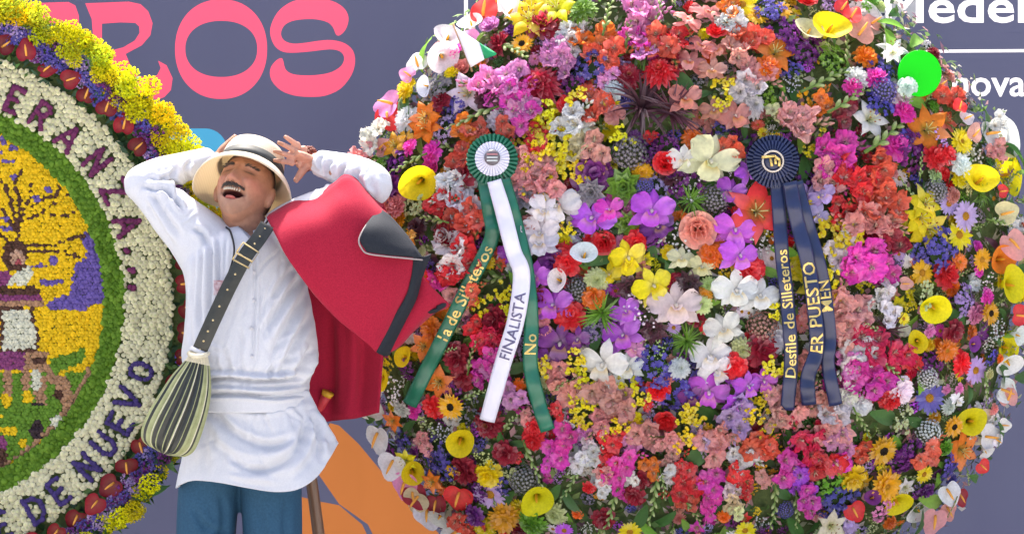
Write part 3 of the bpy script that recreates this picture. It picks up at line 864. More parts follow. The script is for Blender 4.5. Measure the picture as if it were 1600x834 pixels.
'N': "gf S 120 230 170;gf S 70 300 180;gf S 330 280 200;gf C 400 320 130;gf W 220 370 170;gf R 190 460 140;gf R 250 520 120;gf R 250 590 80;gf W 170 550 140;gf I 180 640 130;gf I 200 695 100;gf S 550 150 180;gf W 790 70 180;gf S 780 190 210;gf S 830 270 180;gf Q 640 280 230;gf Q 720 400 230;gf Q 830 400 160;gf M 510 430 210;gf M 580 520 180;gf M 620 610 160;gf M 640 680 110;gf W 370 500 130;bs A 420 650 280 -90;bs A 560 680 230 -80;su G 1090 325 200;st U 1210 390 180;ge G 1110 540 220;ca Y 1200 660 190 -70;cn Y 900 490 170;st N 780 540 190;st B 820 650 230;al B 490 680 110;an R 910 680 150 -60;ca U 1030 610 100 90;st P 1090 690 140;li I 780 790 170;gf L 870 780 130;da Y 250 810 130;cn W 960 40 130;sp A 1200 140 160;bs A 960 150 230 -60;gf L 190 120 210;sp Y 340 40 130;sp Y 400 200 120;gf S 440 130 150;lf F 450 560 180;lf F 680 600 180;lf F 560 800 200",
'O': "ca Y 640 210 170 120;su G 535 235 130;li O 590 370 200;an W 720 290 160 0;al W 390 265 150;gf C 390 390 160;po N 480 350 110;st U 290 400 170;da Y 370 500 110;cn D 340 470 90;an R 690 450 100 -40;an W 500 590 160 -60;an S 430 740 180 -100;an S 500 690 140 -60;an D 600 640 120 -60;li W 270 580 110;lf F 330 770 170 100;cn U 380 590 95;st B 510 480 110;an W 800 320 90 -30;an W 870 255 90 0;lf F 870 330 150 -60;lf F 720 570 130 -20;an D 820 230 110 0;cn O 180 770 75;st B 510 430 90;ca W 750 400 90 -60;bs I 610 510 120 -50;bs S 545 700 120 -100"}
placed = []          # px, py, dia, colour code
n_kind = {}
COLKIND = {}
for zn, txt in KEYS.items():
    ox, oy, s = ZONES[zn]
    for e in txt.split(';'):
        t = e.split()
        code, col = t[0], t[1]
        px, py, dia = ox + s * float(t[2]), oy + s * float(t[3]), s * float(t[4])
        if any(abs(px - a) < 9 and abs(py - b) < 9 for a, b, *_ in placed): continue
        q_ = rho(px, py)
        if q_ > 1.02: px, py = SC[0] + (px - SC[0]) * 1.02 / q_, SC[1] + (py - SC[1]) * 1.02 / q_
        rot = float(t[5]) if len(t) > 5 else None
        if rot is None and code == 'or': rot = 90 + random.uniform(-35, 35)
        lift = {'ca': .075, 'an': .045, 'bs': .05, 'lf': .02, 'sp': .045, 'li': .05, 'su': .05, 'or': .045, 'gf': .045, 'gr': .03}.get(code, .03) + random.uniform(-.012, .018)
        d = dia * {'gf': 1.34, 'or': 1.05, 'cn': 1.22, 'li': 1.2, 'ca': 1.0, 'sp': 1.2, 'st': 1.3, 'al': 1.1}.get(code, 1.12)
        n = dome_n(px, py)
        tilt = .28
        if code == 'ca': n = (n * .5 + Vector((math.cos(R(rot or 0)) * (.9 if col in 'WI' else .42), -1, math.sin(R(rot or 0)) * (.9 if col in 'WI' else .42)))).normalized(); tilt = .12
        if code == 'an': n = (n * .6 + Vector((0, -.8, .1))).normalized(); tilt = .2
        if code in ('su', 'ge', 'da', 'li'): n = (n + Vector((0, -.8, 0))).normalized(); tilt = .18
        if code == 'gf': n = (n + Vector((0, -.35, .05))).normalized()
        place(silleta, code, col, px, py, d, rot, n=n, lift=lift, tilt=tilt)
        placed.append((px, py, dia, col))
        n_kind[code] = n_kind.get(code, 0) + 1

# the ring of stiff blooms, buds and leaves standing out from the rim
for k in range(250):
    a = 2 * math.pi * (k + random.uniform(-.3, .3)) / 250
    rr = SR * random.uniform(.95, 1.03)
    px, py = SC[0] + rr * math.cos(a), SC[1] - rr * math.sin(a)
    if py < 165 and px > 1330: px, py = SC[0] + SR * .935 * math.cos(a), SC[1] - SR * .935 * math.sin(a)
    if any(math.hypot(px - q[0], py - q[1]) < 15 for q in placed): continue
    deg = math.degrees(a)
    ch = random.choice(['an', 'an', 'an', 'ca', 'bs', 'lf', 'lf', 'bs', 'gf'])
    col = {'an': random.choice('WSRPWID'), 'ca': random.choice('WWYI'), 'bs': random.choice('AIS'), 'lf': random.choice('NFF'), 'gf': random.choice('SWC')}[ch]
    if ch in ('bs', 'lf'): place(silleta, ch, col, px, py, random.uniform(54, 84), deg + random.uniform(-25, 25), lift=.0)
    else: place(silleta, ch, col, px, py, random.uniform(44, 62), deg + random.uniform(-30, 30), n=(dome_n(px, py) + Vector((0, -.8, 0))).normalized(), lift=.02, tilt=.2)
    placed.append((px, py, 40, col))

# fill what the hand-set blooms leave open, in the colours of the blooms around
KX = np.array([[p[0], p[1], p[2]] for p in placed])
cols = [p[3] for p in placed]
fill = []
cap = {'cn': 170, 'st': 210, 'po': 80, 'da': 80, 'sp': 80, 'gy': 90, 'or': 40, 'gf': 60, 'lf': 190, 'bs': 110, 'li': 30, 'ge': 20, 'dh': 25}
tries = 0
allp = KX.copy()
while tries < 26000 and len(fill) < 1150:
    tries += 1
    a = random.uniform(0, 2 * math.pi); rr = SR * math.sqrt(random.random()) * .995
    px, py = SC[0] + rr * math.cos(a), SC[1] + rr * math.sin(a)
    if py < -75 or py > 925: continue
    dia = random.choice([22, 26, 30, 36, 42, 48]) if tries < 6000 else random.choice([18, 22, 26])
    d = np.hypot(allp[:, 0] - px, allp[:, 1] - py)
    if np.any(d < .29 * (allp[:, 2] + dia)): continue
    near = np.argsort(np.hypot(KX[:, 0] - px, KX[:, 1] - py))[:7]
    c = cols[random.choice(list(near))]
    ch = random.choice(['cn', 'cn', 'st', 'st', 'st', 'po', 'da', 'gy', 'lf', 'lf', 'lf', 'bs', 'sp', 'or', 'gf', 'gf', 'li', 'ge', 'dh'])
    if cap[ch] <= 0: continue
    cap[ch] -= 1
    if ch == 'lf': c = random.choice('FFFN'); dia *= 1.5
    elif ch == 'st': c = random.choice('BUULLFVE' + c)
    elif ch == 'bs': c = random.choice('AAIS'); dia *= 1.7
    elif ch == 'gy': c = random.choice('WWAL')
    elif ch == 'sp': c = random.choice('YYGA')
    elif ch == 'po': c = random.choice('YOWAND' + c)
    elif ch == 'da': c = random.choice('YGOWLM' + c)
    elif c in 'FKNA': c = random.choice('WWROSSP')
    deg = math.degrees(math.atan2(SC[1] - py, px - SC[0]))
    place(silleta, ch, c, px, py, dia * 1.15, deg + random.uniform(-50, 50) if ch in ('lf', 'bs') else None, lift=random.uniform(-.005, .022))
    fill.append(1)
    allp = np.vstack([allp, [px, py, dia]])

# dark greenery packed between the blooms, the moss pad it is stuck into and the wooden carrying frame
gm = MB()
rows = []
for j in range(22):
    r_ = j / 21 * .955
    row = []
    for i in range(72):
        a = 2 * math.pi * i / 72
        px, py = SC[0] + SR * r_ * math.cos(a), SC[1] + SR * r_ * math.sin(a)
        row.append(P(px, py, dome_y(px, py) + .035 + .008 * math.sin(7 * a + 9 * r_)))
    rows.append(row)
gm.grid([r_[::-1] for r_ in rows], (0, 0, 0, 0), True)
back = [[P(SC[0] + SR * q * math.cos(2 * math.pi * i / 72), SC[1] + SR * q * math.sin(2 * math.pi * i / 72), SY + .09) for i in range(72)] for q in (.93, .5, .02)]
gm.grid([rows[-1][::-1]] + [b[::-1] for b in back], (0, 0, 0, 0), True)
M_moss = simple('moss', (.13, .18, .065), (.075, .11, .04), .95, 40, bmp=.8, dist=.01)
pchild('moss_pad', gm.mesh('moss_pad'), silleta, M_moss)
lm = MB()
for k in range(10500):
    a = random.uniform(0, 2 * math.pi); rr = SR * (math.sqrt(random.random()) if k < 8000 else random.uniform(.93, 1.035))
    px, py = SC[0] + rr * math.cos(a), SC[1] + rr * math.sin(a)
    c = P(px, py, dome_y(px, py) + random.uniform(-.018, .03))
    n = (dome_n(px, py) + Vector((random.uniform(-1, 1), random.uniform(-.6, .6), random.uniform(-1, 1))) * .7).normalized()
    d = n.orthogonal().normalized(); d.rotate(Matrix.Rotation(random.uniform(0, 6.28), 3, n)); e = n.cross(d)
    L, w = random.uniform(.016, .042), random.uniform(.004, .011)
    g_ = random.choice([(.11, .20, .06), (.15, .27, .07), (.10, .17, .08), (.26, .36, .13), (.26, .14, .20), (.44, .46, .32), (.52, .30, .32), (.55, .52, .48)])
    lm.add([c, c + d * L * .5 + e * w + n * .003, c + d * L, c + d * L * .5 - e * w + n * .003], [(0, 1, 2, 3)], (*g_, 1))
PETAL_G = PETAL
o = pchild('foliage', lm.mesh('foliage'), silleta, PETAL); tag(o, kind='stuff')
M_wood = simple('weathered_wood', (.30, .19, .10), (.19, .11, .06), .75, 9, bmp=.3, vec_scale=(6, 6, .8))
for dx in (-.42, .42):
    w = MB(); x = P(*SC, .6).x + dx
    w.tube([(x, .66, 2.0), (x, .68, 1.0), (x + dx * .15, .74, 0.0)], [.025, .028, .028], 8)
    pchild('frame_leg', w.mesh('frame_leg'), silleta, M_wood)
w = MB(); w.tube([(P(*SC, .6).x - .55, .665, 1.0), (P(*SC, .6).x + .55, .665, 1.0)], .022, 8)
pchild('frame_rung', w.mesh('frame_rung'), silleta, M_wood)
#STAGE_SILLETA_END

# ------------------------------------------------------------------ rosettes, ribbons, pennant and green disc on the big display
M_satg = simple('satin_green', (.010, .150, .085), (.006, .11, .06), .32, 20, spec=.6)
M_satw = simple('satin_white', (.70, .70, .80), (.62, .62, .74), .35, 20, spec=.6)
M_satn = simple('satin_navy', (.012, .020, .080), (.008, .014, .055), .3, 20, spec=.6)
M_gold = simple('gold_foil', (.72, .55, .20), (.6, .42, .12), .3, 60, metal=.6)
M_ink = simple('ink_violet', (.14, .13, .24), None, .6)
M_grey = simple('button_grey', (.16, .15, .17), (.12, .11, .13), .4, 60)
M_rose = simple('print_rose', (.45, .20, .22), None, .5)
M_pale = simple('print_pale', (.55, .6, .6), None, .5)
M_cream_ring = simple('ring_cream', (.62, .55, .48), None, .4)

def pleated(cx, cy, y, r0, r1, n, amp, mat_, parent, name, wave=.0):
    m = MB(); k = (CAM_D + y) / CAM_D / PPM
    rows = []
    for r_ in (r0, r0 + (r1 - r0) * .5, r1):
        row = []
        for i in range(n * 4):
            a = 2 * math.pi * i / (n * 4)
            t = (r_ - r0) / max(1e-6, r1 - r0)
            z = amp * (.3 + .7 * t) * (1 if i % 4 in (0, 1) else -1)
            sk_ = 2 * math.pi / n * .22 * (1 if i % 4 in (1, 2) else -1)
            rr = (r_ + (wave * math.cos(n * a) if t == 1 else 0)) * k
            c = P(cx, cy, y)
            row.append((c.x + rr * math.cos(a + sk_ * .5), y - z + .006 * t, c.z + rr * math.sin(a + sk_ * .5)))
        rows.append(row)
    m.grid(rows, (0, 0, 0, 0), True)
    return pchild(name, m.mesh(name, False), parent, mat_)

def disc(cx, cy, y, r, mat_, parent, name, dome=.004, r_in=0.0, n=40):
    m = MB(); k = (CAM_D + y) / CAM_D / PPM; c = P(cx, cy, y)
    rr = [r, r * .985, r * .6 + r_in * .4, max(r_in, .02 * r)]
    yy = [y + .006, y, y - dome, y - dome]
    if r_in: rr = [r, r * .97, r_in * 1.03, r_in]; yy = [y + .005, y - .002, y - .002, y + .005]
    rows = [[(c.x + q * k * math.cos(2 * math.pi * i / n), w, c.z + q * k * math.sin(2 * math.pi * i / n)) for i in range(n)] for q, w in zip(rr, yy)]
    m.grid(rows, (0, 0, 0, 0), True)
    return pchild(name, m.mesh(name), parent, mat_)

class Ribbon:
    def __init__(s, pts, wpx, off, wob=.006):
        """pts: (px, py[, width]) centre line; off: metres in front of the flowers"""
        P3 = []
        pp = crom([(p[0], p[1], p[2] if len(p) > 2 else wpx) for p in pts], 12)
        s.c, s.w = [], []
        for i, p in enumerate(pp):
            y = dome_y(p[0], p[1]) - off + wob * math.sin(i * .55)
            s.c.append(P(p[0], p[1], y)); s.w.append(p[2] * (CAM_D + y) / CAM_D / PPM)
        s.L = [0]
        for a, b in zip(s.c, s.c[1:]): s.L.append(s.L[-1] + (b - a).length)
        s.pts = pp
    def at(s, d, w, lift=0.):
        d = min(max(d, 0), s.L[-1] - 1e-6)
        i = int(np.searchsorted(s.L, d, side='right') - 1); i = min(max(i, 0), len(s.c) - 2)
        t = (d - s.L[i]) / max(1e-9, s.L[i + 1] - s.L[i])
        c = s.c[i].lerp(s.c[i + 1], t)
        a0 = (s.c[min(i + 1, len(s.c) - 1)] - s.c[max(i - 1, 0)]).normalized(); a1 = (s.c[min(i + 2, len(s.c) - 1)] - s.c[i]).normalized()
        tn = a0.lerp(a1, t).normalized()
        sd_ = Vector((-tn.z, 0, tn.x)).normalized()      # across, in the picture plane
        n = tn.cross(sd_)
        if n.y > 0: n = -n
        return c + sd_ * w + n * (lift + .004 * math.cos(w * 80))
    def build(s, name, parent, mat_):
        m = MB(); n = int(s.L[-1] / .012)
        m.grid([[s.at(s.L[-1] * i / n, (j - 3) / 3 * .5 * np.interp(s.L[-1] * i / n, s.L, s.w)) for j in range(7)] for i in range(n + 1)])
        o = pchild(name, m.mesh(name), parent, mat_)
        so = o.modifiers.new('t', 'SOLIDIFY'); so.thickness = .0012
        return o
    def text(s, body, d0, size, parent, mat_, up=True, w0=0., offset=.01, squeeze=1.0):
        me = text_mesh(body, offset, 2)
        def f(x, y):
            if up: return s.at(d0 - x * size * squeeze, w0 - (y - .33) * size, .004)
            return s.at(d0 + x * size * squeeze, w0 - (y - .33) * size, .004)
        letters_on(me, f, parent, mat_)

# green and white finalist rosette
ry = dome_y(769, 249) - .10
ros = empty('prize_rosette', P(769, 249, ry)); tag(ros, 'green and white prize rosette with green and white ribbon tails', 'rosette')
pleated(769, 249, ry + .004, 12, 40, 34, .004, M_satg, ros, 'outer_pleats', .8)
pleated(769, 248, ry - .008, 8, 27, 30, .0025, M_satw, ros, 'inner_pleats', .5)
disc(769, 246, ry - .016, 12.5, M_grey, ros, 'button')
for i, (yy, mm) in enumerate(((241, M_rose), (246, M_pale), (251, M_pale))):
    m = MB(); c = P(769, yy, ry - .022); m.box((c.x - .0155, c.y - .001, c.z - .0022), (c.x + .0155, c.y + .001, c.z + .0022))
    pchild('print_line', m.mesh('print_line', False), ros, mm)
r1 = Ribbon([(757, 280), (765, 330), (768, 372), (735, 440), (700, 512), (668, 575), (640, 632)], 23, .075); r1.build('ribbon_tail', ros, M_satg)
r2 = Ribbon([(786, 280), (803, 340), (822, 420), (830, 500), (829, 570), (842, 630), (856, 672)], 23, .080); r2.build('ribbon_tail', ros, M_satg)
r3 = Ribbon([(772, 282, 22), (786, 330, 25), (802, 392, 25), (815, 430, 27), (806, 500, 27), (785, 570, 26), (761, 657, 24)], 25, .105); r3.build('ribbon_tail', ros, M_satw)
r1.text('1a de Silleteros', r1.L[-1] * .70, .0480, ros, M_gold, squeeze=1.08)
r2.text('No', r2.L[-1] * .69, .046, ros, M_gold)
r3.text('FINALISTA', r3.L[-1] * .74, .0440, ros, M_ink, squeeze=1.0)

# navy first-place rosette
ry2 = dome_y(1208, 249) - .10
ros2 = empty('prize_rosette', P(1208, 249, ry2)); tag(ros2, 'navy blue prize rosette with gold lettered navy ribbon tails', 'rosette')
pleated(1208, 252, ry2 + .004, 10, 41, 38, .004, M_satn, ros2, 'outer_pleats', .6)
pleated(1208, 250, ry2 - .008, 8, 31, 32, .0025, M_satn, ros2, 'inner_pleats', .5)
disc(1208, 252, ry2 - .012, 16, M_satn, ros2, 'button')
disc(1208, 252, ry2 - .018, 17.5, M_cream_ring, ros2, 'button_rim', r_in=14.5)
m = MB(); k = (CAM_D + ry2) / CAM_D / PPM; c = P(1208, 252, ry2 - .020)
for (a, b) in (((-18, 6), (2, 8)), ((2, 8), (10, 2)), ((10, 2), (9, -8)), ((-4, 4), (-2, -8)), ((3, 4), (4, -5))):
    m.tube([(c.x + a[0] * k, c.y, c.z + a[1] * k), (c.x + b[0] * k, c.y - .002, c.z + b[1] * k)], .0042, 6)
pchild('gold_crest', m.mesh('gold_crest'), ros2, M_gold)
q1 = Ribbon([(1214, 284), (1218, 340), (1222, 400), (1230, 470), (1236, 560), (1230, 640)], 22, .080); q1.build('ribbon_tail', ros2, M_satn)
q2 = Ribbon([(1234, 284), (1244, 340), (1262, 410), (1272, 480), (1276, 545), (1262, 590), (1264, 632)], 23, .100); q2.build('ribbon_tail', ros2, M_satn)
q3 = Ribbon([(1244, 284), (1262, 350), (1284, 430), (1296, 520), (1294, 570), (1306, 632)], 21, .086); q3.build('ribbon_tail', ros2, M_satn)
q1.text('Desfile de Silleteros', q1.L[-1] * .86, .0430, ros2, M_gold, squeeze=1.1)
q2.text('ER PUESTO', q2.L[-1] * .76, .050, ros2, M_gold, squeeze=1.1)
q3.text('MEN', q3.L[-1] * .58, .046, ros2, M_gold)

# paper pennant
fl = empty('paper_pennant', P(745, 75, .38)); tag(fl, 'small white and green paper pennant stuck among the top flowers', 'pennant')
def quad_sheet(name, pts, y, mat_, parent, bulge=.01):
    m = MB(); a, b, c, d = [np.array(p, float) for p in pts]
    rows = []
    for i in range(7):
        u = i / 6; row = []
        for j in range(7):
            v = j / 6; q = (a * (1 - v) + b * v) * (1 - u) + (d * (1 - v) + c * v) * u
            row.append(P(q[0], q[1], y - bulge * math.sin(math.pi * u) * math.sin(math.pi * v) - .02 * v))
        rows.append(row)
    m.grid(rows); o = pchild(name, m.mesh(name), parent, mat_); s = o.modifiers.new('t', 'SOLIDIFY'); s.thickness = .001
    return o
M_paper = simple('paper_white', (.78, .78, .84), (.72, .72, .80), .7, 30)
M_paperg = simple('paper_green', (.01, .32, .12), (.008, .26, .10), .6, 30)
quad_sheet('white_half', [(711, 42), (749, 67), (757, 93), (735, 106)], .30, M_paper, fl)
quad_sheet('green_half', [(749.5, 67), (776, 84), (775, 86), (757.5, 93)], .29, M_paperg, fl)
m = MB(); m.tube([P(708, 38, .31), P(738, 112, .30)], .003, 6); pchild('stick', m.mesh('stick'), fl, M_wood)

# bright green disc
M_neon = simple('neon_green_card', (.0, .62, .0), (.0, .58, .0), .6, 5)
gd = MB(); c = P(1437, 115, .34); rr = 34 * (CAM_D + .34) / CAM_D / PPM
gd.grid([[(c.x + q * rr * math.cos(2 * math.pi * i / 48), c.y + w, c.z + q * rr * 1.06 * math.sin(2 * math.pi * i / 48)) for i in range(48)] for q, w in ((.02, .008), (1, .008), (1.01, .004), (1, 0), (.02, 0))], (0, 0, 0, 0), True)
tag(link('green_disc', gd.mesh('green_disc', False), None, M_neon), 'plain bright green round card at the upper rim of the flowers', 'disc')
for e in ((1418, 136, 34, 'cn', 'W'), (1395, 82, 34, 'li', 'W'), (1412, 145, 26, 'bs', 'A')):
    place(silleta, e[3], e[4], e[0], e[1], e[2], 90, y=.31, n=Vector((0, -1, .1)), tilt=.1)
m = MB(); m.tube([P(1437, 115, .355), P(1425, 150, .45)], .004, 6)
o = link('stick', m.mesh('stick'), None, M_wood); o.parent = bpy.data.objects['green_disc']

# ------------------------------------------------------------------ the emblem display on the left: rings and picture laid in small blossoms
LC = (-128.0, 472.0); LY = .27
emb = empty('emblem_flower_display', (P(*LC, LY).x, LY, 0))
tag(emb, 'round display with white lettered ring and flower mosaic picture behind the man', 'flower display')
def inpoly(x, y, poly):
    r_ = False; n = len(poly); j = n - 1
    for i in range(n):
        xi, yi = poly[i]; xj, yj = poly[j]
        if (yi > y) != (yj > y) and x < (xj - xi) * (y - yi) / (yj - yi) + xi: r_ = not r_
        j = i
    return r_
def z6(p): return [(a * .3836, 180 + .3836 * b) for a, b in p]
def z7(p): return [(a * .424, 480 + .424 * b) for a, b in p]
MOS = {'yellow': (.93, .64, .012), 'violet': (.19, .13, .47), 'brown': (.11, .050, .035), 'tan': (.50, .29, .17), 'white': (.80, .80, .66), 'mauve': (.30, .07, .22), 'green': (.15, .31, .030), 'dark': (.05, .03, .04), 'rose': (.45, .10, .12), 'skin': (.66, .42, .30)}
ART = []                        # later entries lie on top: (colour, kind, data)
ART += [('violet', 'poly', z6([(320, 500), (345, 480), (390, 478), (440, 600), (440, 770), (370, 768), (340, 795), (190, 790), (190, 760), (290, 722), (308, 600), (350, 580), (352, 545)]))]
for cx, cy, rx, ry_ in ((15, 100, 17, 20), (50, 132, 17, 17), (35, 188, 24, 9), (60, 250, 13, 13), (195, 305, 16, 14), (150, 342, 16, 14), (25, 420, 22, 13), (30, 460, 36, 13), (215, 592, 16, 22), (165, 615, 36, 11), (200, 680, 52, 13), (8, 155, 12, 9)):
    ART.append(('violet', 'ell', (cx * .3836, 180 + cy * .3836, rx * .3836, ry_ * .3836)))
ART.append(('green', 'poly', z7([(-320, 235), (0, 236), (180, 240), (300, 235), (330, 230), (300, 400), (150, 600), (-320, 640)])))
for pl in ([(70, 530), (75, 460), (80, 340), (60, 290)], [(72, 460), (40, 330), (12, 275)], [(85, 430), (122, 330), (130, 285)], [(95, 430), (160, 402), (280, 405), (322, 380)], [(130, 375), (190, 330), (290, 326)],
           [(105, 530), (220, 530), (300, 500), (372, 480)], [(105, 548), (180, 556), (250, 550), (320, 580)], [(75, 500), (40, 420), (5, 380)], [(60, 290), (90, 210)], [(160, 402), (220, 360), (240, 290)], [(60, 540), (20, 500), (-40, 470)], [(70, 480), (72, 560)]):
    ART.append(('brown', 'line', (z6(pl), 1.9 if pl[0][0] > 74 else 2.7)))
ART += [('brown', 'ell', (24, 399, 20, 24)), ('skin', 'ell', (28, 403, 11.5, 12.5)), ('rose', 'line', ([(25, 409), (32, 409)], 2.5)), ('skin', 'poly', z6([(30, 655), (60, 640), (60, 665), (30, 672)])),
        ('white', 'poly', z6([(20, 690), (60, 640), (125, 608), (130, 640), (110, 690)])), ('mauve', 'poly', z6([(-30, 650), (25, 630), (45, 660), (20, 700), (-30, 700)])),
        ('brown', 'poly', z6([(-200, 700), (165, 700), (165, 730), (-200, 730)])), ('mauve', 'poly', z6([(-200, 732), (172, 732), (178, 752), (-200, 760)])), ('tan', 'poly', z6([(-200, 760), (178, 754), (180, 782), (-200, 788)])),
        ('brown', 'poly', z7([(-5, -5), (120, 5), (145, 105), (142, 165), (0, 172)])), ('white', 'poly', z7([(8, 12), (110, 12), (133, 100), (130, 152), (12, 158)])),
        ('mauve', 'poly', z7([(-120, 160), (92, 160), (92, 228), (-120, 232)])), ('tan', 'poly', z7([(90, 165), (185, 160), (168, 205), (250, 250), (275, 345), (240, 395), (205, 300), (160, 235), (90, 232)])),
        ('brown', 'ell', (60, 563, 10, 4)), ('brown', 'ell', (92, 617, 9, 7)), ('tan', 'poly', z7([(15, 230), (45, 230), (40, 330), (10, 330)])), ('tan', 'poly', z7([(78, 230), (112, 230), (108, 330), (84, 330)])),
        ('tan', 'poly', z7([(125, 240), (170, 250), (170, 360), (130, 360)])), ('white', 'ell', (56, 594, 8, 15)), ('dark', 'ell', (58, 631, 10, 4)),
        ('green', 'poly', z7([(178, 192), (312, 152), (312, 200), (205, 246)])), ('tan', 'line', (z7([(330, 235), (265, 360), (180, 460), (60, 560), (0, 590)]), 5)),
        ('dark', 'ell', (57, 671, 10, 15)), ('white', 'ell', (89, 658, 11, 10)), ('mauve', 'ell', (3, 700, 8, 22)), ('brown', 'ell', (2, 712, 9, 14))]
for cx, cy, rx, ry_ in ((20, 340, 20, 30), (100, 330, 20, 26), (30, 452, 34, 18), (60, 570, 20, 16), (160, 492, 16, 10), (85, 500, 12, 18), (0, 400, 12, 10), (230, 240, 14, 9)):
    ART.append(('yellow', 'ell', (cx * .424, 480 + cy * .424, rx * .424, ry_ * .424)))
def art_colour(x, y):
    c = 'yellow'
    for col, kd, d in ART:
        if kd == 'poly':
            if inpoly(x, y, d): c = col
        elif kd == 'ell':
            if ((x - d[0]) / d[2]) ** 2 + ((y - d[1]) / d[3]) ** 2 < 1: c = col
        else:
            q, _ = seg_dist(np.array([x]), np.array([y]), d[0])
            if q[0] < d[1]: c = col
    return c

STROKES = {'E': [[(.75, 1), (.15, 1), (.15, 0), (.75, 0)], [(.15, .5), (.62, .5)]], 'R': [[(.1, 0), (.1, 1), (.6, 1), (.75, .78), (.6, .52), (.1, .52)], [(.4, .5), (.8, 0)]],
           'A': [[(.0, 0), (.42, 1), (.85, 0)], [(.18, .33), (.66, .33)]], 'N': [[(.1, 0), (.1, 1), (.75, 0), (.75, 1)]], 'Z': [[(.05, 1), (.8, 1), (.05, 0), (.85, 0)]],
           'O': [[(.42 + .40 * math.cos(a * .5236), .5 + .5 * math.sin(a * .5236)) for a in range(13)]], 'V': [[(.0, 1), (.42, 0), (.85, 1)]], 'U': [[(.08, 1), (.08, .3), (.22, .03), (.6, .03), (.76, .3), (.76, 1)]],
           'D': [[(.1, 0), (.1, 1), (.5, .97), (.78, .7), (.78, .3), (.5, .03), (.1, 0)]], 'P': [[(.1, 0), (.1, 1), (.6, 1), (.75, .76), (.6, .5), (.1, .5)]], 'S': [[(.75, .85), (.5, 1), (.2, .9), (.15, .68), (.65, .38), (.7, .15), (.45, 0), (.1, .12)]], '.': [[(.35, .45), (.45, .5)]], ',': [[(.3, .3), (.5, .6)], [(.35, .6), (.6, .5)]]}
LET = [('E', 22, 156, 1, 37), ('R', 64, 180, 1, 37), ('A', 107, 215, 1, 38), ('N', 151, 253, 1, 40), ('Z', 180, 299, 1, 38), ('A', 199, 351, 1, 38), ('.', 199, 391, 1, 22), (',', 206, 422, 1, 20), (',', 207, 450, 1, 18), ('P', -24, 136, 1, 37), ('S', -75, 126, 1, 37), ('E', -125, 122, 1, 37),
       ('O', 220, 580, -1, 36), ('V', 201, 624, -1, 37), ('E', 187, 662, -1, 36), ('U', 163, 694, -1, 38), ('N', 136, 729, -1, 38), ('E', 91, 768, -1, 38), ('D', 55, 796, -1, 40), ('E', 2, 820, -1, 38)]
glyphs = []
for ch, cx, cy, up, h in LET:
    ux, uy = cx - LC[0], cy - LC[1]; l_ = math.hypot(ux, uy); ux, uy = up * ux / l_, up * uy / l_        # letter's up in the picture (row axis down)
    rx_, ry_ = -uy, ux                                                                         # its right: up turned clockwise on screen
    ptsl = []
    for stt in STROKES[ch]:
        pl = [(cx + rx_ * (p[0] - .42) * h * .82 + ux * (p[1] - .5) * h, cy + ry_ * (p[0] - .42) * h * .82 + uy * (p[1] - .5) * h) for p in stt]
        ptsl.append(pl)
    glyphs.append((ch, ptsl, up))

def floret(m, c, r_, col, k=6, dome=.55, jit=.12):
    """a small blossom: a raised ring of petals round a centre, facing the camera"""
    cols_ = [(min(1, col[0] * 1.05), min(1, col[1] * 1.05), min(1, col[2] * 1.0), 1)]
    n = Vector((random.uniform(-.25, .25), -1, random.uniform(-.25, .25))).normalized(); x = n.orthogonal().normalized(); y = n.cross(x)
    a0 = random.uniform(0, 6.28); f = random.uniform(.82, 1.12)
    vs = [c + n * r_ * dome * .7]
    for i in range(k):
        a = a0 + 2 * math.pi * i / k
        vs.append(c + (x * math.cos(a) + y * math.sin(a)) * r_ * .55 + n * r_ * dome)
        cols_.append((col[0] * f, col[1] * f, col[2] * f, 1))
    for i in range(k):
        a = a0 + 2 * math.pi * (i + .5) / k
        rr_ = r_ * random.uniform(.88, 1.12)
        vs.append(c + (x * math.cos(a) + y * math.sin(a)) * rr_ - n * r_ * .1)
        cols_.append((col[0] * f * .95, col[1] * f * .95, col[2] * f * .95, 1))
    fs = [(0, 1 + i, 1 + (i + 1) % k) for i in range(k)]
    for i in range(k):
        fs += [(1 + i, 1 + k + i, 1 + (i + 1) % k), (1 + (i + 1) % k, 1 + k + i, 1 + k + (i + 1) % k)]
    m.add(vs, fs, cols_)

KL = (CAM_D + LY) / CAM_D / PPM
def hexpts(cx, cy, r0, r1, sp):
    o = []; ny = int(r1 / (sp * .866)) + 1
    for j in range(-ny, ny + 1):
        for i in range(-int(r1 / sp) - 1, int(r1 / sp) + 2):
            x = (i + .5 * (j % 2)) * sp + random.uniform(-.18, .18) * sp; y = j * sp * .866 + random.uniform(-.18, .18) * sp
            if r0 <= math.hypot(x, y) < r1: o.append((cx + x, cy + y))
    return o
# backing board and its stand
bd = MB()
cN = P(*LC, LY)
def ringrow(r_, y, n=96): return [(cN.x + r_ * KL * math.cos(2 * math.pi * i / n), y, cN.z + r_ * KL * math.sin(2 * math.pi * i / n)) for i in range(n)]
bd.grid([ringrow(2, LY + .012), ringrow(440, LY + .012), ringrow(462, LY + .05), ringrow(440, LY + .08), ringrow(2, LY + .08)], (0, 0, 0, 0), True)
pchild('backing_board', bd.mesh('backing_board'), emb, M_moss)
for dx in (-.35, .35):
    w = MB(); w.tube([(cN.x + dx, LY + .11, 1.9), (cN.x + dx, LY + .12, 1.0), (cN.x + dx * 1.2, LY + .18, 0)], .026, 8); pchild('frame_leg', w.mesh('frame_leg'), emb, M_wood)
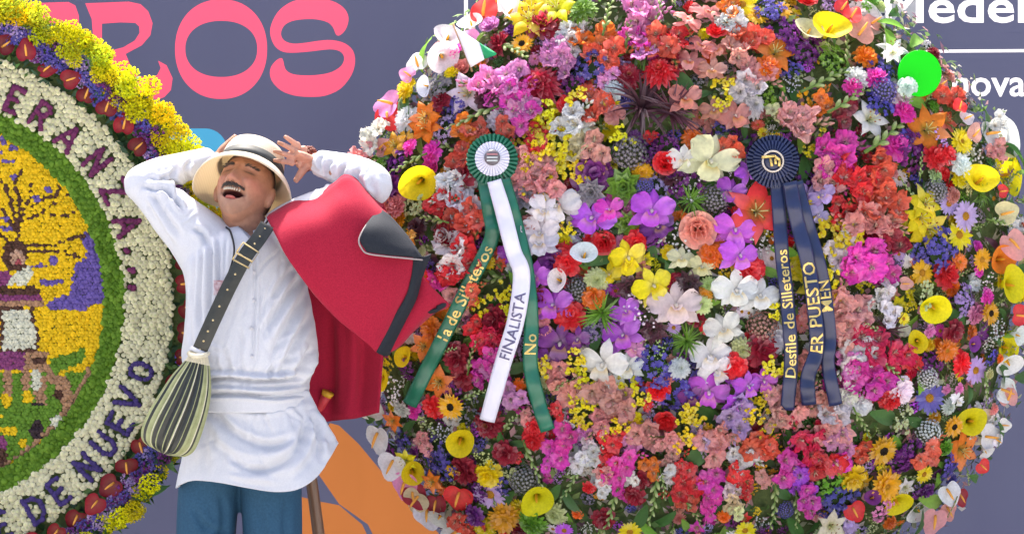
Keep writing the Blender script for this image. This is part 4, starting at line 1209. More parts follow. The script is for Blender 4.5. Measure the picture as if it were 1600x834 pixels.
# picture
fields = {}
for x, y in hexpts(*LC, 0, 293, 5.4):
    if x < -150: continue
    c = art_colour(x, y)
    m = fields.setdefault(c, MB())
    floret(m, P(x, y, LY + random.uniform(-.004, .004)), 3.7 * KL * random.uniform(.85, 1.25), MOS[c], 5, .38)
for c, m in fields.items():
    o = pchild({'green': 'green_moss', 'dark': 'dark_seeds'}.get(c, c + '_blossoms'), m.mesh(c), emb, PETAL); tag(o, kind='stuff')
# green ring
m = MB()
for x, y in hexpts(*LC, 291, 323, 5.2):
    g_ = random.choice([(.14, .29, .022), (.11, .24, .016), (.19, .36, .035)])
    floret(m, P(x, y, LY - .012 + random.uniform(-.006, .006)), 4.6 * KL * random.uniform(.8, 1.3), g_, 5, dome=.8)
o = pchild('green_moss_ring', m.mesh('green_moss_ring'), emb, PETAL); tag(o, kind='stuff')
# white lettered ring: the largest blossoms as pieces, the rest joined
wm = MB(); singles = 0
protos_w = []
for k in range(6):
    q = MB(); floret(q, Vector((0, 0, 0)), 1.0, (.86, .83, .60), 7, .45); q.v = [(a, b, c) for a, b, c in q.v]
    for i in range(8): q.c[i] = (.74, .74, .40, 1) if i == 0 else q.c[i]
    floret(q, Vector((0, -.28, 0)), .55, (.78, .78, .52), 6, .5)
    me = q.mesh('white_blossom'); me.materials.append(PETAL); protos_w.append(me)
allstk = [pl for g in glyphs for pl in g[1]]
AX = hexpts(*LC, 322, 399, 8.0)
xs = np.array([p[0] for p in AX]); ys = np.array([p[1] for p in AX])
dmin = np.full(len(AX), 1e9)
for pl in allstk: dmin = np.minimum(dmin, seg_dist(xs, ys, pl)[0])
order = sorted(range(len(AX)), key=lambda i: -(AX[i][1] > 540 and AX[i][0] > 0))
for i in order:
    if dmin[i] < 5.2: continue
    x, y = AX[i]
    p = P(x, y, LY - .02 + random.uniform(-.005, .005)); s_ = 5.0 * KL * random.uniform(.85, 1.2)
    if singles < 300 and x > 0 and 540 < y < 860:
        o = link('white_blossom', random.choice(protos_w), emb); o.matrix_parent_inverse = Matrix.Translation(-emb.location)
        o.location = p; o.scale = (s_, s_, s_); o.rotation_euler = (0, random.uniform(0, 6.28), 0); o.color = (.74, .72, .56, 1); singles += 1
    else:
        f = random.uniform(.9, 1.05)
        floret(wm, p, s_, (.86 * f, .83 * f, .58 * f), 6, .42); floret(wm, p + Vector((0, -.3 * s_, 0)), s_ * .5, (.76 * f, .77 * f, .46 * f), 5, .5)
o = pchild('white_blossoms', wm.mesh('white_blossoms'), emb, PETAL); tag(o, kind='stuff')
for ch, pls, up in glyphs:
    q = MB(); col = (.20, .035, .13) if up > 0 else (.075, .050, .22)
    for pl in pls:
        pts = []
        for a, b in zip(pl, pl[1:]):
            n = max(1, int(math.hypot(b[0] - a[0], b[1] - a[1]) / 3.4))
            pts += [(a[0] + (b[0] - a[0]) * i / n, a[1] + (b[1] - a[1]) * i / n) for i in range(n)]
        pts.append(pl[-1])
        for x, y in pts:
            floret(q, P(x + random.uniform(-1.2, 1.2), y + random.uniform(-1.2, 1.2), LY - .026 + random.uniform(-.003, .003)), 4.3 * KL * random.uniform(.85, 1.15), col, 6, .5)
    pchild('letter', q.mesh('letter'), emb, PETAL)
# border: red anthuriums, violet statice, goldenrod, leaves
fm = MB()
for k in range(2600):
    a = random.uniform(-1.75, 1.75); rr = random.uniform(396, 468)
    c = P(LC[0] + rr * math.cos(a), LC[1] - rr * math.sin(a), LY + random.uniform(-.03, .05))
    n = Vector((random.uniform(-.7, .7), -1, random.uniform(-.7, .7))).normalized(); d = n.orthogonal().normalized(); d.rotate(Matrix.Rotation(random.uniform(0, 6.28), 3, n)); e = n.cross(d)
    L, w = random.uniform(.015, .045), random.uniform(.004, .010)
    g_ = random.choice([(.03, .08, .03), (.05, .12, .03), (.10, .18, .05), (.04, .09, .05)])
    fm.add([c, c + d * L * .5 + e * w + n * .003, c + d * L, c + d * L * .5 - e * w + n * .003], [(0, 1, 2, 3)], (*g_, 1))
o = pchild('foliage', fm.mesh('foliage'), emb, PETAL); tag(o, kind='stuff')
def f_gold():
    m = MB()
    for k in range(150):
        a = random.uniform(0, 6.28); r_ = math.sqrt(random.random()); c = Vector((r_ * math.cos(a), r_ * math.sin(a), random.uniform(-.25, .35)))
        star(m, c, Vector((random.uniform(-.8, .8), random.uniform(-.8, .8), 1)), random.uniform(.09, .16), 4, dep=.8)
    for k in range(12):
        a = random.uniform(0, 6.28); m.tube([(0, 0, -.6), (.8 * math.cos(a), .8 * math.sin(a), .1)], .03, 3, (.12, .2, .03, 1), cap=False)
    return [('goldenrod_cluster', m.mesh('goldenrod_cluster'))]
proto('gd', f_gold, 3)
for v in PROTO['gd']:
    for nm, me in v: me.materials.append(PETAL)
random.seed(5)
nb = 78
for k in range(nb):
    a = -1.75 + 3.5 * k / (nb - 1); deg = math.degrees(a)
    def at(r_): return LC[0] + r_ * math.cos(a), LC[1] - r_ * math.sin(a)
    low = a < -.25
    nn = Vector((math.cos(a) * .35, -1, math.sin(a) * .35)).normalized()
    if k % 2 == 0:
        x, y = at(416 + random.uniform(-5, 7))
        place(emb, 'an', lin(random.choice(['#a01830', '#8d1628', '#7c1228'])), x, y, random.uniform(36, 46), deg + random.uniform(-40, 40) - (60 if low else 0), y=LY - .04 - .014 * (k % 4 == 0), n=nn, tilt=.3)
    for q in range(3):
        x, y = at(random.uniform(428, 455)); x += random.uniform(-6, 6)
        place(emb, 'st', random.choice(['B', 'B', 'L', 'U']), x, y, random.uniform(24, 34), None, y=LY - .03, n=nn)
    for q in range(5 if not low else 2):
        x, y = at(random.uniform(450, 488) if not low else random.uniform(440, 468)); x += random.uniform(-9, 9); y += random.uniform(-9, 9)
        place(emb, 'gd', lin(random.choice(['#fbee20', '#f2e81c', '#e8e020', '#d0d834', '#f6e010'])), x, y, random.uniform(26, 38), None, y=LY - .02 + random.uniform(-.03, .03), n=nn)
    for q in range(1 if not low else 3):
        x, y = at(random.uniform(440, 482) if not low else random.uniform(425, 478))
        place(emb, 'lf', random.choice(['N', 'F', 'F']) if not low else random.choice(['F', 'F', lin('#4a7a3a')]), x, y, random.uniform(34, 52), deg + random.uniform(-60, 60), y=LY - .01, n=nn)
#STAGE_EMBLEM_END

# ------------------------------------------------------------------ the man
man = empty('person', (P(385, 600, 0).x, 0.02, 0))
tag(man, 'laughing moustached man in white shirt, straw hat and red ruana, arms raised', 'person')

M_shirt, nt, b = mat('white_cotton', .85, .15)
n1 = noise(nt, 260, 2); r_ = ramp(nt, n1.outputs['Fac'], (.50, .515, .565), (.55, .565, .61)); nt.links.new(r_.outputs[0], b.inputs['Base Color'])
n2 = noise(nt, 22, 4, 'Object', (1.6, 1, .7)); bump(nt, b, n2.outputs['Fac'], .30, .012)
b.inputs['Sheen Weight'].default_value = .15
M_trou = simple('blue_twill', (.026, .085, .150), (.018, .062, .118), .85, 180, bmp=.25, dist=.002)
M_red, nt, b = mat('red_wool', .9, .1)
n1 = noise(nt, 300, 3); r_ = ramp(nt, n1.outputs['Fac'], (.25, .009, .028), (.34, .015, .040)); nt.links.new(r_.outputs[0], b.inputs['Base Color'])
n2 = noise(nt, 420, 2); bump(nt, b, n2.outputs['Fac'], .35, .002); b.inputs['Sheen Weight'].default_value = .06
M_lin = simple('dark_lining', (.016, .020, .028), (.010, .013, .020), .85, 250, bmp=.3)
M_hem = simple('grey_hem', (.32, .28, .28), None, .8, 200)
M_leath = simple('black_leather', (.028, .030, .024), (.016, .017, .014), .38, 70, spec=.5, bmp=.2)
M_brass = simple('brass', (.65, .52, .28), (.5, .38, .18), .35, 60, metal=.9)
M_hair = simple('dark_hair', (.045, .036, .032), (.085, .072, .066), .6, 300, bmp=.5)
M_teeth = simple('teeth', (.62, .57, .48), (.54, .49, .40), .3, 40, spec=.5)
M_straw, nt, b = mat('straw', .75, .25)
tc = nt.nodes.new('ShaderNodeTexCoord'); wv = nt.nodes.new('ShaderNodeTexWave'); wv.inputs['Scale'].default_value = 60; wv.inputs['Distortion'].default_value = 1.5; wv.wave_type = 'RINGS'; wv.rings_direction = 'Z'
nt.links.new(tc.outputs['Object'], wv.inputs['Vector'])
r_ = ramp(nt, wv.outputs['Fac'], (.66, .60, .49), (.72, .67, .56), 0, 1); nt.links.new(r_.outputs[0], b.inputs['Base Color']); bump(nt, b, wv.outputs['Fac'], .15, .002)
tr = nt.nodes.new('ShaderNodeBsdfTranslucent'); tr.inputs[0].default_value = (.84, .72, .52, 1); ms = nt.nodes.new('ShaderNodeMixShader'); ms.inputs[0].default_value = .34
nt.links.new(b.outputs[0], ms.inputs[1]); nt.links.new(tr.outputs[0], ms.inputs[2]); nt.links.new(ms.outputs[0], nt.nodes['Material Output'].inputs[0])
# skin: tint carried by the mesh (lips, eye slits, stubble; shade painted in folds, sockets, nostrils), fine mottling on top
M_skin, nt, b = mat('skin', .48, .35)
at_ = nt.nodes.new('ShaderNodeAttribute'); at_.attribute_name = 'skin'
n1 = noise(nt, 60, 5); mr = nt.nodes.new('ShaderNodeMapRange'); mr.inputs[3].default_value = .70; mr.inputs[4].default_value = 1.28; nt.links.new(n1.outputs['Fac'], mr.inputs[0])
mu = nt.nodes.new('ShaderNodeMixRGB'); mu.blend_type = 'MULTIPLY'; mu.inputs[0].default_value = 1; nt.links.new(at_.outputs['Color'], mu.inputs[1]); nt.links.new(mr.outputs[0], mu.inputs[2])
nt.links.new(mu.outputs[0], b.inputs['Base Color']); b.inputs['Subsurface Weight'].default_value = .12; b.inputs['Subsurface Radius'].default_value = (.01, .004, .002); b.inputs['Subsurface Scale'].default_value = .5
n2 = noise(nt, 120, 4); bump(nt, b, n2.outputs['Fac'], .35, .003)

# --- head, in its own frame (x to the picture's right, -y forward, z up), then turned and thrown back
HR = Matrix.Rotation(R(7), 3, 'Y') @ Matrix.Rotation(R(-15), 3, 'Z') @ Matrix.Rotation(R(-33), 3, 'X')
EYE = Vector((0, -.088, .008))
HC = P(372, 263, -.055) - HR @ EYE
def H(p): return HC + HR @ Vector(p)
bmh = bmesh.new(); bmesh.ops.create_icosphere(bmh, subdivisions=6, radius=1.0)
hv = np.array([v.co[:] for v in bmh.verts]); hf = [[v.index for v in f.verts] for f in bmh.faces]; bmh.free()
def head_shape(p):
    px_, py_, pz_ = p[:, 0], p[:, 1], p[:, 2]
    jaw = np.clip(-pz_, 0, 1)
    x = px_ * (.0755 - .014 * jaw ** 1.5); z = pz_ * np.where(pz_ < 0, .110, .118)
    y = np.where(py_ < 0, py_ * .090, py_ * .105)
    y = y - .012 * jaw * np.clip(-py_, 0, 1) ** .5 * (jaw > 0)
    y = np.where((py_ > 0) & (pz_ < -.2), y * (1 - .35 * np.clip(-pz_ - .2, 0, 1)), y)
    front = np.clip(-py_ * 3, 0, 1)
    g = lambda cx, cz, sx, sz: np.exp(-((x - cx) / sx) ** 2 - ((z - cz) / sz) ** 2)
    f = np.zeros(len(x))
    nr = np.clip((.022 - z) / .056, 0, 1) * (z > -.040) + np.exp(-((z + .040) / .008) ** 2) * (z <= -.040)
    f += .029 * nr ** 1.2 * np.exp(-(x / (.008 + .006 * np.clip((.01 - z) / .05, 0, 1))) ** 2)
    f += .011 * (g(.0145, -.038, .008, .008) + g(-.0145, -.038, .008, .008))
    for s_ in (-1, 1):
        f += .007 * g(s_ * .030, .028, .020, .008) - .012 * g(s_ * .032, .008, .016, .012) + .0075 * g(s_ * .033, .006, .012, .0075)
        f -= .0045 * g(s_ * .033, .0045, .015, .0020)
        f += .011 * g(s_ * .043, -.026, .018, .016) - .004 * g(s_ * .062, -.055, .012, .02)
        f -= .0055 * np.exp(-((np.abs(x) - .030 - .30 * (-.045 - z)) / .0042) ** 2) * np.exp(-((z + .050) / .018) ** 2)
        f -= .0036 * (g(s_ * .052, .012, .008, .0016) + g(s_ * .053, .005, .008, .0016) + g(s_ * .052, -.001, .007, .0016))
    zm = z + .0675 - 8.0 * x * x
    mo = np.clip(1.25 - np.hypot(x / .030, zm / .0112), 0, .5) * 2
    f -= .032 * mo
    f += .0045 * np.exp(-((np.hypot(x / .032, zm / .0138) - 1) / .16) ** 2)
    f += .004 * g(0, -.052, .022, .006) + .014 * g(0, -.100, .022, .012)
    f -= .0015 * (g(.0075, -.0455, .0035, .003) + g(-.0075, -.0455, .0035, .003))
    y = y - f * front
    return np.stack([x, y, z], 1)
hp = head_shape(hv)
head_local = hp
hw = np.array([H(p)[:] for p in hp])
body = MB()
body.add(hw.tolist(), hf)
for s_ in (-1, 1):
    body.blob(H((s_ * .077, .012, -.012)), (.012, .020, .033), 12, 8, M=HR @ Matrix.Rotation(R(s_ * 22), 3, 'Z'))
def tub(pts, rad, n=16, mb=body):
    pp = crom([(*p, r__) if not hasattr(r__, '__len__') else (*p, *r__) for p, r__ in zip(pts, rad)], 6)
    mb.tube([p[:3] for p in pp], [tuple(p[3:]) if len(p) > 4 else p[3] for p in pp], n)
SHL, SHR = P(318, 372, .02), P(452, 362, .02)          # shoulders: picture left, picture right
neck0 = P(388, 372, .03)
tub([neck0 + Vector((0, .0, -.06)), neck0, H((0, .03, -.05)), H((0, .03, 0))], [.062, .060, .058, .05], 20)
pel = P(385, 640, .02)
tub([P(388, 352, .03), P(388, 385, .03), P(388, 450, .02), P(388, 560, .01), P(388, 640, .02), P(386, 700, .02)], [.05, .085, .10, .105, .105, .08], 24)
# arms
ELL, ELR = P(224, 290, .0), P(579, 292, -.02)
WRL, WRR = P(335, 248, .22), P(488, 252, .06)
tub([SHL + Vector((.06, 0, 0)), SHL, SHL.lerp(ELL, .5), ELL], [.05, .046, .036, .028])
tub([ELL, ELL.lerp(WRL, .35), ELL.lerp(WRL, .75), WRL], [.024, .020, .018, .018])
tub([SHR + Vector((-.06, 0, 0)), SHR, SHR.lerp(ELR, .5), ELR], [.05, .046, .036, .028])
tub([ELR, ELR.lerp(WRR, .35), ELR.lerp(WRR, .75), WRR], [.028, .032, .029, .026])
# legs and feet
for s_, kx, fx in ((-1, 322, 318), (1, 424, 430)):
    hip = P(340 if s_ < 0 else 420, 690, .02); knee = P(kx, 900, .02); ank = Vector((P(fx, 900, 0).x, .03, .10))
    tub([hip, hip.lerp(knee, .5), knee, knee.lerp(ank, .4), ank, ank + Vector((0, -.01, -.04))], [.070, .062, .050, .046, .036, .036])
    tub([ank + Vector((0, .03, -.06)), ank + Vector((0, -.06, -.065)), ank + Vector((0, -.16, -.075))], [(.032, .032), (.026, .042), (.015, .035)])
# hands: a palm and five bent fingers each
def hand(wr, ax, side, palm_n, sc=1.0, curl=.25, thumb_dir=None, spread=.07):
    """wr wrist, ax towards the fingertips, side towards the index finger"""
    ax = Vector(ax).normalized(); side = Vector(side); side = (side - ax * side.dot(ax)).normalized(); n = Vector(palm_n); n = (n - ax * n.dot(ax) - side * n.dot(side)).normalized()
    tub([wr - ax * .02, wr + ax * .02 * sc, wr + ax * .055 * sc, wr + ax * .088 * sc], [(.020, .026), (.017 * sc, .033 * sc), (.016 * sc, .041 * sc), (.012 * sc, .039 * sc)], 14)
    # the tube's own axes are arbitrary: thicken the palm with knuckle blobs along the side axis
    for k, (off, L) in enumerate(((.030, .072), (.010, .080), (-.011, .074), (-.031, .058))):
        b0 = wr + ax * (.080 * sc) + side * off * sc
        body.blob(wr + ax * .05 * sc + side * off * .8 * sc, .015 * sc, 10, 6); body.blob(b0, .0125 * sc, 10, 6)
        d = (ax + side * (off * 2.2 * spread / .07)).normalized()
        p1 = b0 + d * L * .45 * sc + n * curl * .2 * L; p2 = p1 + (d + n * curl * 1.6).normalized() * L * .32 * sc; p3 = p2 + (d * .8 + n * curl * 3.0).normalized() * L * .26 * sc
        tub([b0, p1, p2, p3], [.0098 * sc, .0088 * sc, .0080 * sc, .0062 * sc], 10)
    t0 = wr + ax * .022 * sc + side * .026 * sc
    td = Vector(thumb_dir).normalized() if thumb_dir is not None else (ax * .6 + side * .8).normalized()
    tub([wr + ax * .01 * sc, t0, t0 + td * .036 * sc, t0 + td * .064 * sc], [.015 * sc, .0155 * sc, .0125 * sc, .009 * sc], 10)
hand(WRR, (-.66, -.68, .26), (.05, .22, -1), (-.7, .7, 0), .84, .08, (-.50, -.30, -.80), .22)
hand(WRL, (.95, .25, -.1), (.1, .0, 1), (0, -1, 0), .95, .2)
bme = remesh(body, 'body', .0030, 2)
co = get_co(bme)
loc = (co - np.array(HC)) @ np.array(HR)              # head frame
x, y, z = loc[:, 0], loc[:, 1], loc[:, 2]
base = np.array([.37, .180, .112]); cl = np.tile(base, (len(co), 1))
hd = (np.abs(z) < .15) & (np.abs(x) < .1) & (np.abs(y) < .14)
fr_ = hd & (y < -.03)
def mixc(mask, c):
    m_ = np.clip(mask, 0, 1)[:, None]; cl[:] = cl * (1 - m_) + np.array(c) * m_
gg = lambda cx, cz, sx, sz: np.exp(-((x - cx) / sx) ** 2 - ((z - cz) / sz) ** 2) * fr_
mixc(.55 * (gg(.043, -.026, .022, .018) + gg(-.043, -.026, .022, .018)), (.47, .165, .110))
mixc(.55 * gg(0, -.036, .014, .012), (.45, .16, .11))
mixc(.7 * (gg(.0075, -.0455, .0032, .0022) + gg(-.0075, -.0455, .0032, .0022)), (.06, .02, .015))  # nostrils painted dark, standing in for their shade
mixc(.55 * (fr_ & (z < -.048)) * np.clip((-z - .048) / .02, 0, 1), (.27, .165, .125))
zm = z + .0675 - 8.0 * x * x
ring = np.exp(-((np.hypot(x / .032, zm / .0138) - 1) / .16) ** 2) * fr_
mixc(.8 * ring * (z < -.07), (.36, .12, .10))
mixc(np.clip(1.10 - np.hypot(x / .030, zm / .0112), 0, .15) / .15 * fr_, (.045, .010, .010))
for s_ in (-1, 1):
    mixc(1.0 * gg(s_ * .033, .0045, .015, .0030), (.025, .015, .012))
    mixc(.35 * np.exp(-((np.abs(x) - .030 - .30 * (-.045 - z)) / .0030) ** 2) * np.exp(-((z + .050) / .018) ** 2) * fr_ * .5, (.20, .08, .055))  # shade painted along the smile folds
    mixc(.30 * gg(s_ * .032, .008, .018, .012), (.22, .10, .07))  # shade painted into the eye sockets
pxh, pyh = unpix(co)
hnd = (pxh < 500) & (pxh > 425) & (pyh < 300) & (co[:, 1] < .12) & ~hd
cl[hnd] = np.array([.52, .27, .19])
sa_ = bme.color_attributes.new('skin', 'FLOAT_COLOR', 'POINT'); sa_.data.foreach_set('color', np.c_[cl, np.ones(len(cl))].astype(np.float32).ravel())
pchild('body', bme, man, M_skin)
# face details
def hpart(name, mb, m_): return pchild(name, mb.mesh(name), man, m_)
def face_y(x_, z_):
    q = np.hypot(head_local[:, 0] - x_, head_local[:, 2] - z_) + (head_local[:, 1] > 0) * 9
    return head_local[np.argsort(q)[:4], 1].mean()
mm = MB()
for k in range(300):
    t = random.uniform(-1, 1); x0 = t * .031; z0 = -.0480 + 4.0 * (t * .030) ** 2 + random.uniform(-.0035, .002); y0 = face_y(x0, max(z0, -.052)) + .0005
    L = random.uniform(.005, .0100); d = Vector((t * .7 + random.uniform(-.3, .3), -.12, -1)).normalized()
    p0 = Vector((x0, y0, z0)); p1 = p0 + d * L * .5 + Vector((0, -.0012, 0)); p2 = p0 + d * L
    mm.tube([H(p0), H(p1), H(p2)], [.0008, .0008, .0003], 4)
tag(hpart('moustache', mm, M_hair), kind='stuff')
for s_ in (-1, 1):
    mm = MB()
    for k in range(60):
        t = random.uniform(0, 1); x0 = s_ * (.014 + .036 * t); z0 = .0215 + .0035 * math.sin(math.pi * min(1, t * .75)) - .003 * t + random.uniform(-.003, .003); y0 = face_y(x0, z0) - .0005
        d = Vector((s_ * .9, -.1, random.uniform(-.15, .35))).normalized(); p0 = Vector((x0, y0, z0)); L = random.uniform(.005, .010)
        mm.tube([H(p0), H(p0 + d * L * .5 + Vector((0, -.002, 0))), H(p0 + d * L)], [.0006, .0006, .0002], 4)
    tag(hpart('eyebrow', mm, M_hair), kind='stuff')
te = MB()
for k in range(9):
    t = (k - 4) / 4; te.blob(H((t * .0225, -.0885 + .012 * t * t, -.0600 + 8.0 * (t * .0225) ** 2)), (.0026, .0026, .0050), 8, 6, M=HR)
hpart('upper_teeth', te, M_teeth)
te = MB()
te.blob(H((0, -.064, -.0765)), (.016, .014, .004), 12, 6, M=HR)
hpart('tongue', te, simple('tongue', (.35, .09, .08), None, .4))
# hair at the temples and nape
hm = (head_local[:, 2] > -.03) & ((head_local[:, 1] > .005) | ((head_local[:, 2] > .05))) & ~((np.abs(head_local[:, 0]) > .05) & (head_local[:, 2] < -.005) & (head_local[:, 1] < .03))
hs_ = head_local * 1.035
idx = {i: k for k, i in enumerate(np.where(hm)[0])}
hb = MB(); hb.add([H(hs_[i]) for i in idx], [[idx[i] for i in f] for f in hf if all(i in idx for i in f)])
hpart('hair', hb, M_hair)

# --- shirt
def px_ring(cx, cy, rx_px, ry_m, y0, n=72, p=2.3):
    o = []
    k = 1 / PPM
    c = P(cx, cy, 0)
    for i in range(n):
        a = 2 * math.pi * i / n; ca, sa = math.cos(a), math.sin(a)
        o.append((c.x + rx_px * k * math.copysign(abs(ca) ** (2 / p), ca), y0 + ry_m * math.copysign(abs(sa) ** (2 / p), sa), c.z))
    return o
LV = [(352, 368, 412, .050), (358, 350, 432, .075), (366, 325, 450, .098), (385, 298, 466, .120), (410, 284, 474, .133), (440, 289, 478, .142), (480, 291, 486, .150), (520, 288, 493, .158), (555, 284, 496, .160), (580, 290, 490, .155), (600, 298, 483, .148), (618, 298, 482, .146), (640, 297, 484, .140)]
lv = crom([(a, b_, c_, d_) for a, b_, c_, d_ in LV], 6)
sh = MB()
rows = [px_ring((b_ + c_) / 2, a, (c_ - b_) / 2, d_, .01) for a, b_, c_, d_ in lv]
sh.grid(rows, (0, 0, 0, 0), True)
sh.f.append(tuple(range(72))); sh.m.append(0); e = (len(rows) - 1) * 72; sh.f.append(tuple(range(e, e + 72))[::-1]); sh.m.append(0)
tub([P(335, 400, .01), P(300, 362, .0), P(262, 325, -.01), P(226, 294, .0)], [.10, .080, .062, .048], 28, sh)
tub([P(226, 296, .0), P(221, 286, .0), P(250, 272, .055), P(285, 262, .125), P(326, 251, .205)], [.046, .048, .047, .043, .039], 24, sh)
tub([P(425, 400, .01), P(460, 362, .01), P(520, 328, -.005), P(575, 298, -.02)], [.10, .085, .070, .055], 28, sh)
tub([P(575, 300, -.02), P(584, 288, -.02), P(560, 273, .005), P(525, 262, .03), P(496, 254, .052)], [.050, .053, .052, .044, .036], 24, sh)
sme = remesh(sh, 'shirt', .0038, 4)
F = []
random.seed(21)
for x0, y0, x1, y1, w, d in ((318, 372, 312, 520, 4, -.007), (330, 368, 326, 540, 4.5, -.008), (343, 365, 340, 500, 4, -.006), (306, 390, 300, 500, 4, -.005), (353, 372, 352, 470, 3.5, -.004), (398, 385, 392, 590, 2.2, -.003), (404, 388, 398, 595, 2.2, .003),
                            (470, 430, 412, 520, 7, -.007), (478, 455, 420, 560, 7, -.007), (486, 490, 440, 580, 6, -.007), (462, 415, 425, 470, 6, -.005), (490, 540, 462, 590, 6, -.010), (494, 556, 470, 600, 5, .006),
                            (300, 545, 330, 592, 6, -.006), (345, 540, 360, 592, 6, -.004), (320, 470, 318, 560, 6, -.004), (375, 520, 378, 590, 6, -.004), (430, 560, 425, 596, 5, -.005)):
    F.append(([(x0, y0), ((x0 + x1) / 2 + random.uniform(-4, 4), (y0 + y1) / 2), (x1, y1)], w, d))
F += [([(250, 292), (268, 305), (288, 330)], 4, -.009), ([(256, 280), (276, 290), (296, 300)], 4, -.008), ([(235, 300), (255, 330), (285, 375)], 6, -.006), ([(225, 310), (246, 345), (272, 388)], 5, -.005), ([(262, 285), (270, 300), (272, 315)], 3, .006), ([(222, 290), (240, 296), (262, 296)], 4, -.006),
      ([(275, 262), (268, 276), (272, 288)], 4, -.007), ([(298, 250), (290, 266), (296, 284)], 4, -.006), ([(300, 355), (318, 368), (330, 400)], 5, -.007), ([(520, 250), (512, 262), (516, 280)], 4, -.007), ([(540, 256), (534, 272), (545, 290)], 4, -.007), ([(562, 264), (556, 276), (566, 292)], 5, -.006), ([(505, 242), (500, 255), (504, 268)], 3, -.006), ([(575, 275), (572, 290), (582, 303)], 4, .005),
      ([(232, 276), (250, 280), (268, 272)], 4, -.006), ([(300, 600), (350, 592), (400, 596), (484, 590)], 3.5, -.010), ([(298, 586), (360, 584), (420, 588), (490, 578)], 4, .007), ([(300, 608), (360, 606), (420, 610), (484, 604)], 4, .010), ([(300, 618), (370, 616), (430, 620), (484, 614)], 3, -.010)]
F = [(a, w * .92, d * 1.6) for a, w, d in F]
for k in range(70):
    zx, zy = random.uniform(292, 486), random.uniform(385, 596)
    if k < 22: zx, zy = random.choice([(random.uniform(222, 300), random.uniform(262, 372)), (random.uniform(500, 590), random.uniform(245, 305))])
    an_ = R(random.gauss(80, 22)) if zx < 380 else R(random.gauss(122, 24)); L_ = random.uniform(14, 46)
    if k < 22: an_ = R(random.uniform(20, 150)); L_ = random.uniform(10, 26)
    dx, dy = math.cos(an_) * L_, math.sin(an_) * L_
    F.append(([(zx - dx, zy - dy), (zx + random.uniform(-4, 4), zy + random.uniform(-4, 4)), (zx + dx, zy + dy)], random.uniform(2.4, 5), random.choice([-1, -1, 1]) * random.uniform(.0012, .0030)))
folds(sme, F)
co_ = get_co(sme); px_, py_ = unpix(co_)
vee = np.array([inpoly(a, b_, [(358, 325), (420, 325), (412, 348), (395, 377), (372, 352)]) for a, b_ in zip(px_, py_)]) & (co_[:, 1] < .03)
co_[vee, 1] += .085
set_co(sme, co_)
pchild('shirt', sme, man, M_shirt)
# collar and placket
cb = MB()
rows = []
for t, (cy, rxp, rym) in enumerate(((345, 30, .060), (352, 33, .064), (364, 38, .070), (372, 42, .073))):
    row = []
    for i in range(61):
        a = R(-90 + 14) + (2 * math.pi - R(28)) * i / 60        # open at the front
        c = P(390, cy, 0); o_ = (abs(math.sin(a / 2 - R(45))) )
        drop = .020 * max(0, -math.sin(a)) * (t / 3)
        row.append((c.x + rxp / PPM * math.cos(a), .028 + rym * math.sin(a), c.z - drop - .030 * max(0, -math.sin(a)) ** 2))
    rows.append(row)
cb.grid(rows); o = pchild('collar', cb.mesh('collar'), man, M_shirt); s = o.modifiers.new('t', 'SOLIDIFY'); s.thickness = .004
M_btn = simple('shirt_buttons', (.52, .52, .56), None, .35)
cos_ = get_co(sme); bx_, by_ = unpix(cos_)
for by in (425, 468, 512, 556):
    bxx = 398 - (by - 400) * .035
    i_ = np.argmin(np.hypot(bx_ - bxx, by_ - by) + (cos_[:, 1] > 0) * 1e3)
    w = MB(); w.blob(cos_[i_] + np.array([0, -.002, 0]), (.0055, .0022, .0055), 10, 5); pchild('button', w.mesh('button'), man, M_btn)
# shirt tail
HEM = [(274, 762), (282, 756), (305, 750), (345, 754), (390, 762), (430, 768), (465, 764), (495, 745), (515, 716), (529, 692)]
tail = MB(); rows = []
hemc = crom(HEM, 6); NB = 40
for j in range(34):
    v = j / 33
    row = []
    for i, q in enumerate(hemc):
        u = i / (len(hemc) - 1)
        wx = 299 + 184 * u; wy = 608 + 3 * math.sin(u * 7)
        ex = v ** 1.15
        x_ = wx + (q[0] - wx) * ex; y_ = wy + (q[1] - wy) * v
        dep = -(.142 + .03 * v) * math.sin(math.pi * min(1, max(0, .06 + .88 * u))) ** .55 + .03 - .012 * v * math.sin(u * 19 + 1) * (.3 + u)
        if u > .9: dep += .05 * v * (u - .9) / .1
        row.append(P(x_, y_, dep))
    for i in range(1, NB):
        u = i / NB
        a, b_ = row[len(hemc) - 1], row[0]
        p = a.lerp(b_, u); p.y += .20 * math.sin(math.pi * u) ** .7 + .01 * math.sin(u * 30) * v
        row.append(p)
    rows.append(row)
tail.grid(rows, (0, 0, 0, 0), True)
tme = tail.mesh('shirt_tail')
TF = [([(322, 628), (365, 675), (420, 695), (470, 680)], 6, -.008), ([(318, 640), (350, 690), (400, 712), (460, 705)], 7, .006), ([(330, 622), (400, 640), (480, 622)], 5, -.007), ([(480, 640), (470, 690), (430, 728), (380, 735)], 6, -.008), ([(486, 650), (480, 705), (445, 745)], 6, .006), ([(488, 640), (498, 680), (500, 720)], 5, -.007), ([(486, 636), (512, 672), (524, 690)], 5, .005),
      ([(300, 640), (298, 690), (290, 745)], 6, .005), ([(310, 650), (320, 700), (318, 745)], 6, -.005), ([(360, 715), (385, 730), (420, 735)], 5, -.006), ([(355, 740), (390, 748), (440, 752)], 5, .004), ([(305, 615), (380, 622), (478, 612)], 4, .008)]
bm = bmesh.new(); bm.from_mesh(tme); bmesh.ops.subdivide_edges(bm, edges=bm.edges[:], cuts=1, use_grid_fill=True); bm.normal_update(); bm.to_mesh(tme); bm.free(); tme.polygons.foreach_set('use_smooth', np.ones(len(tme.polygons), dtype=bool))
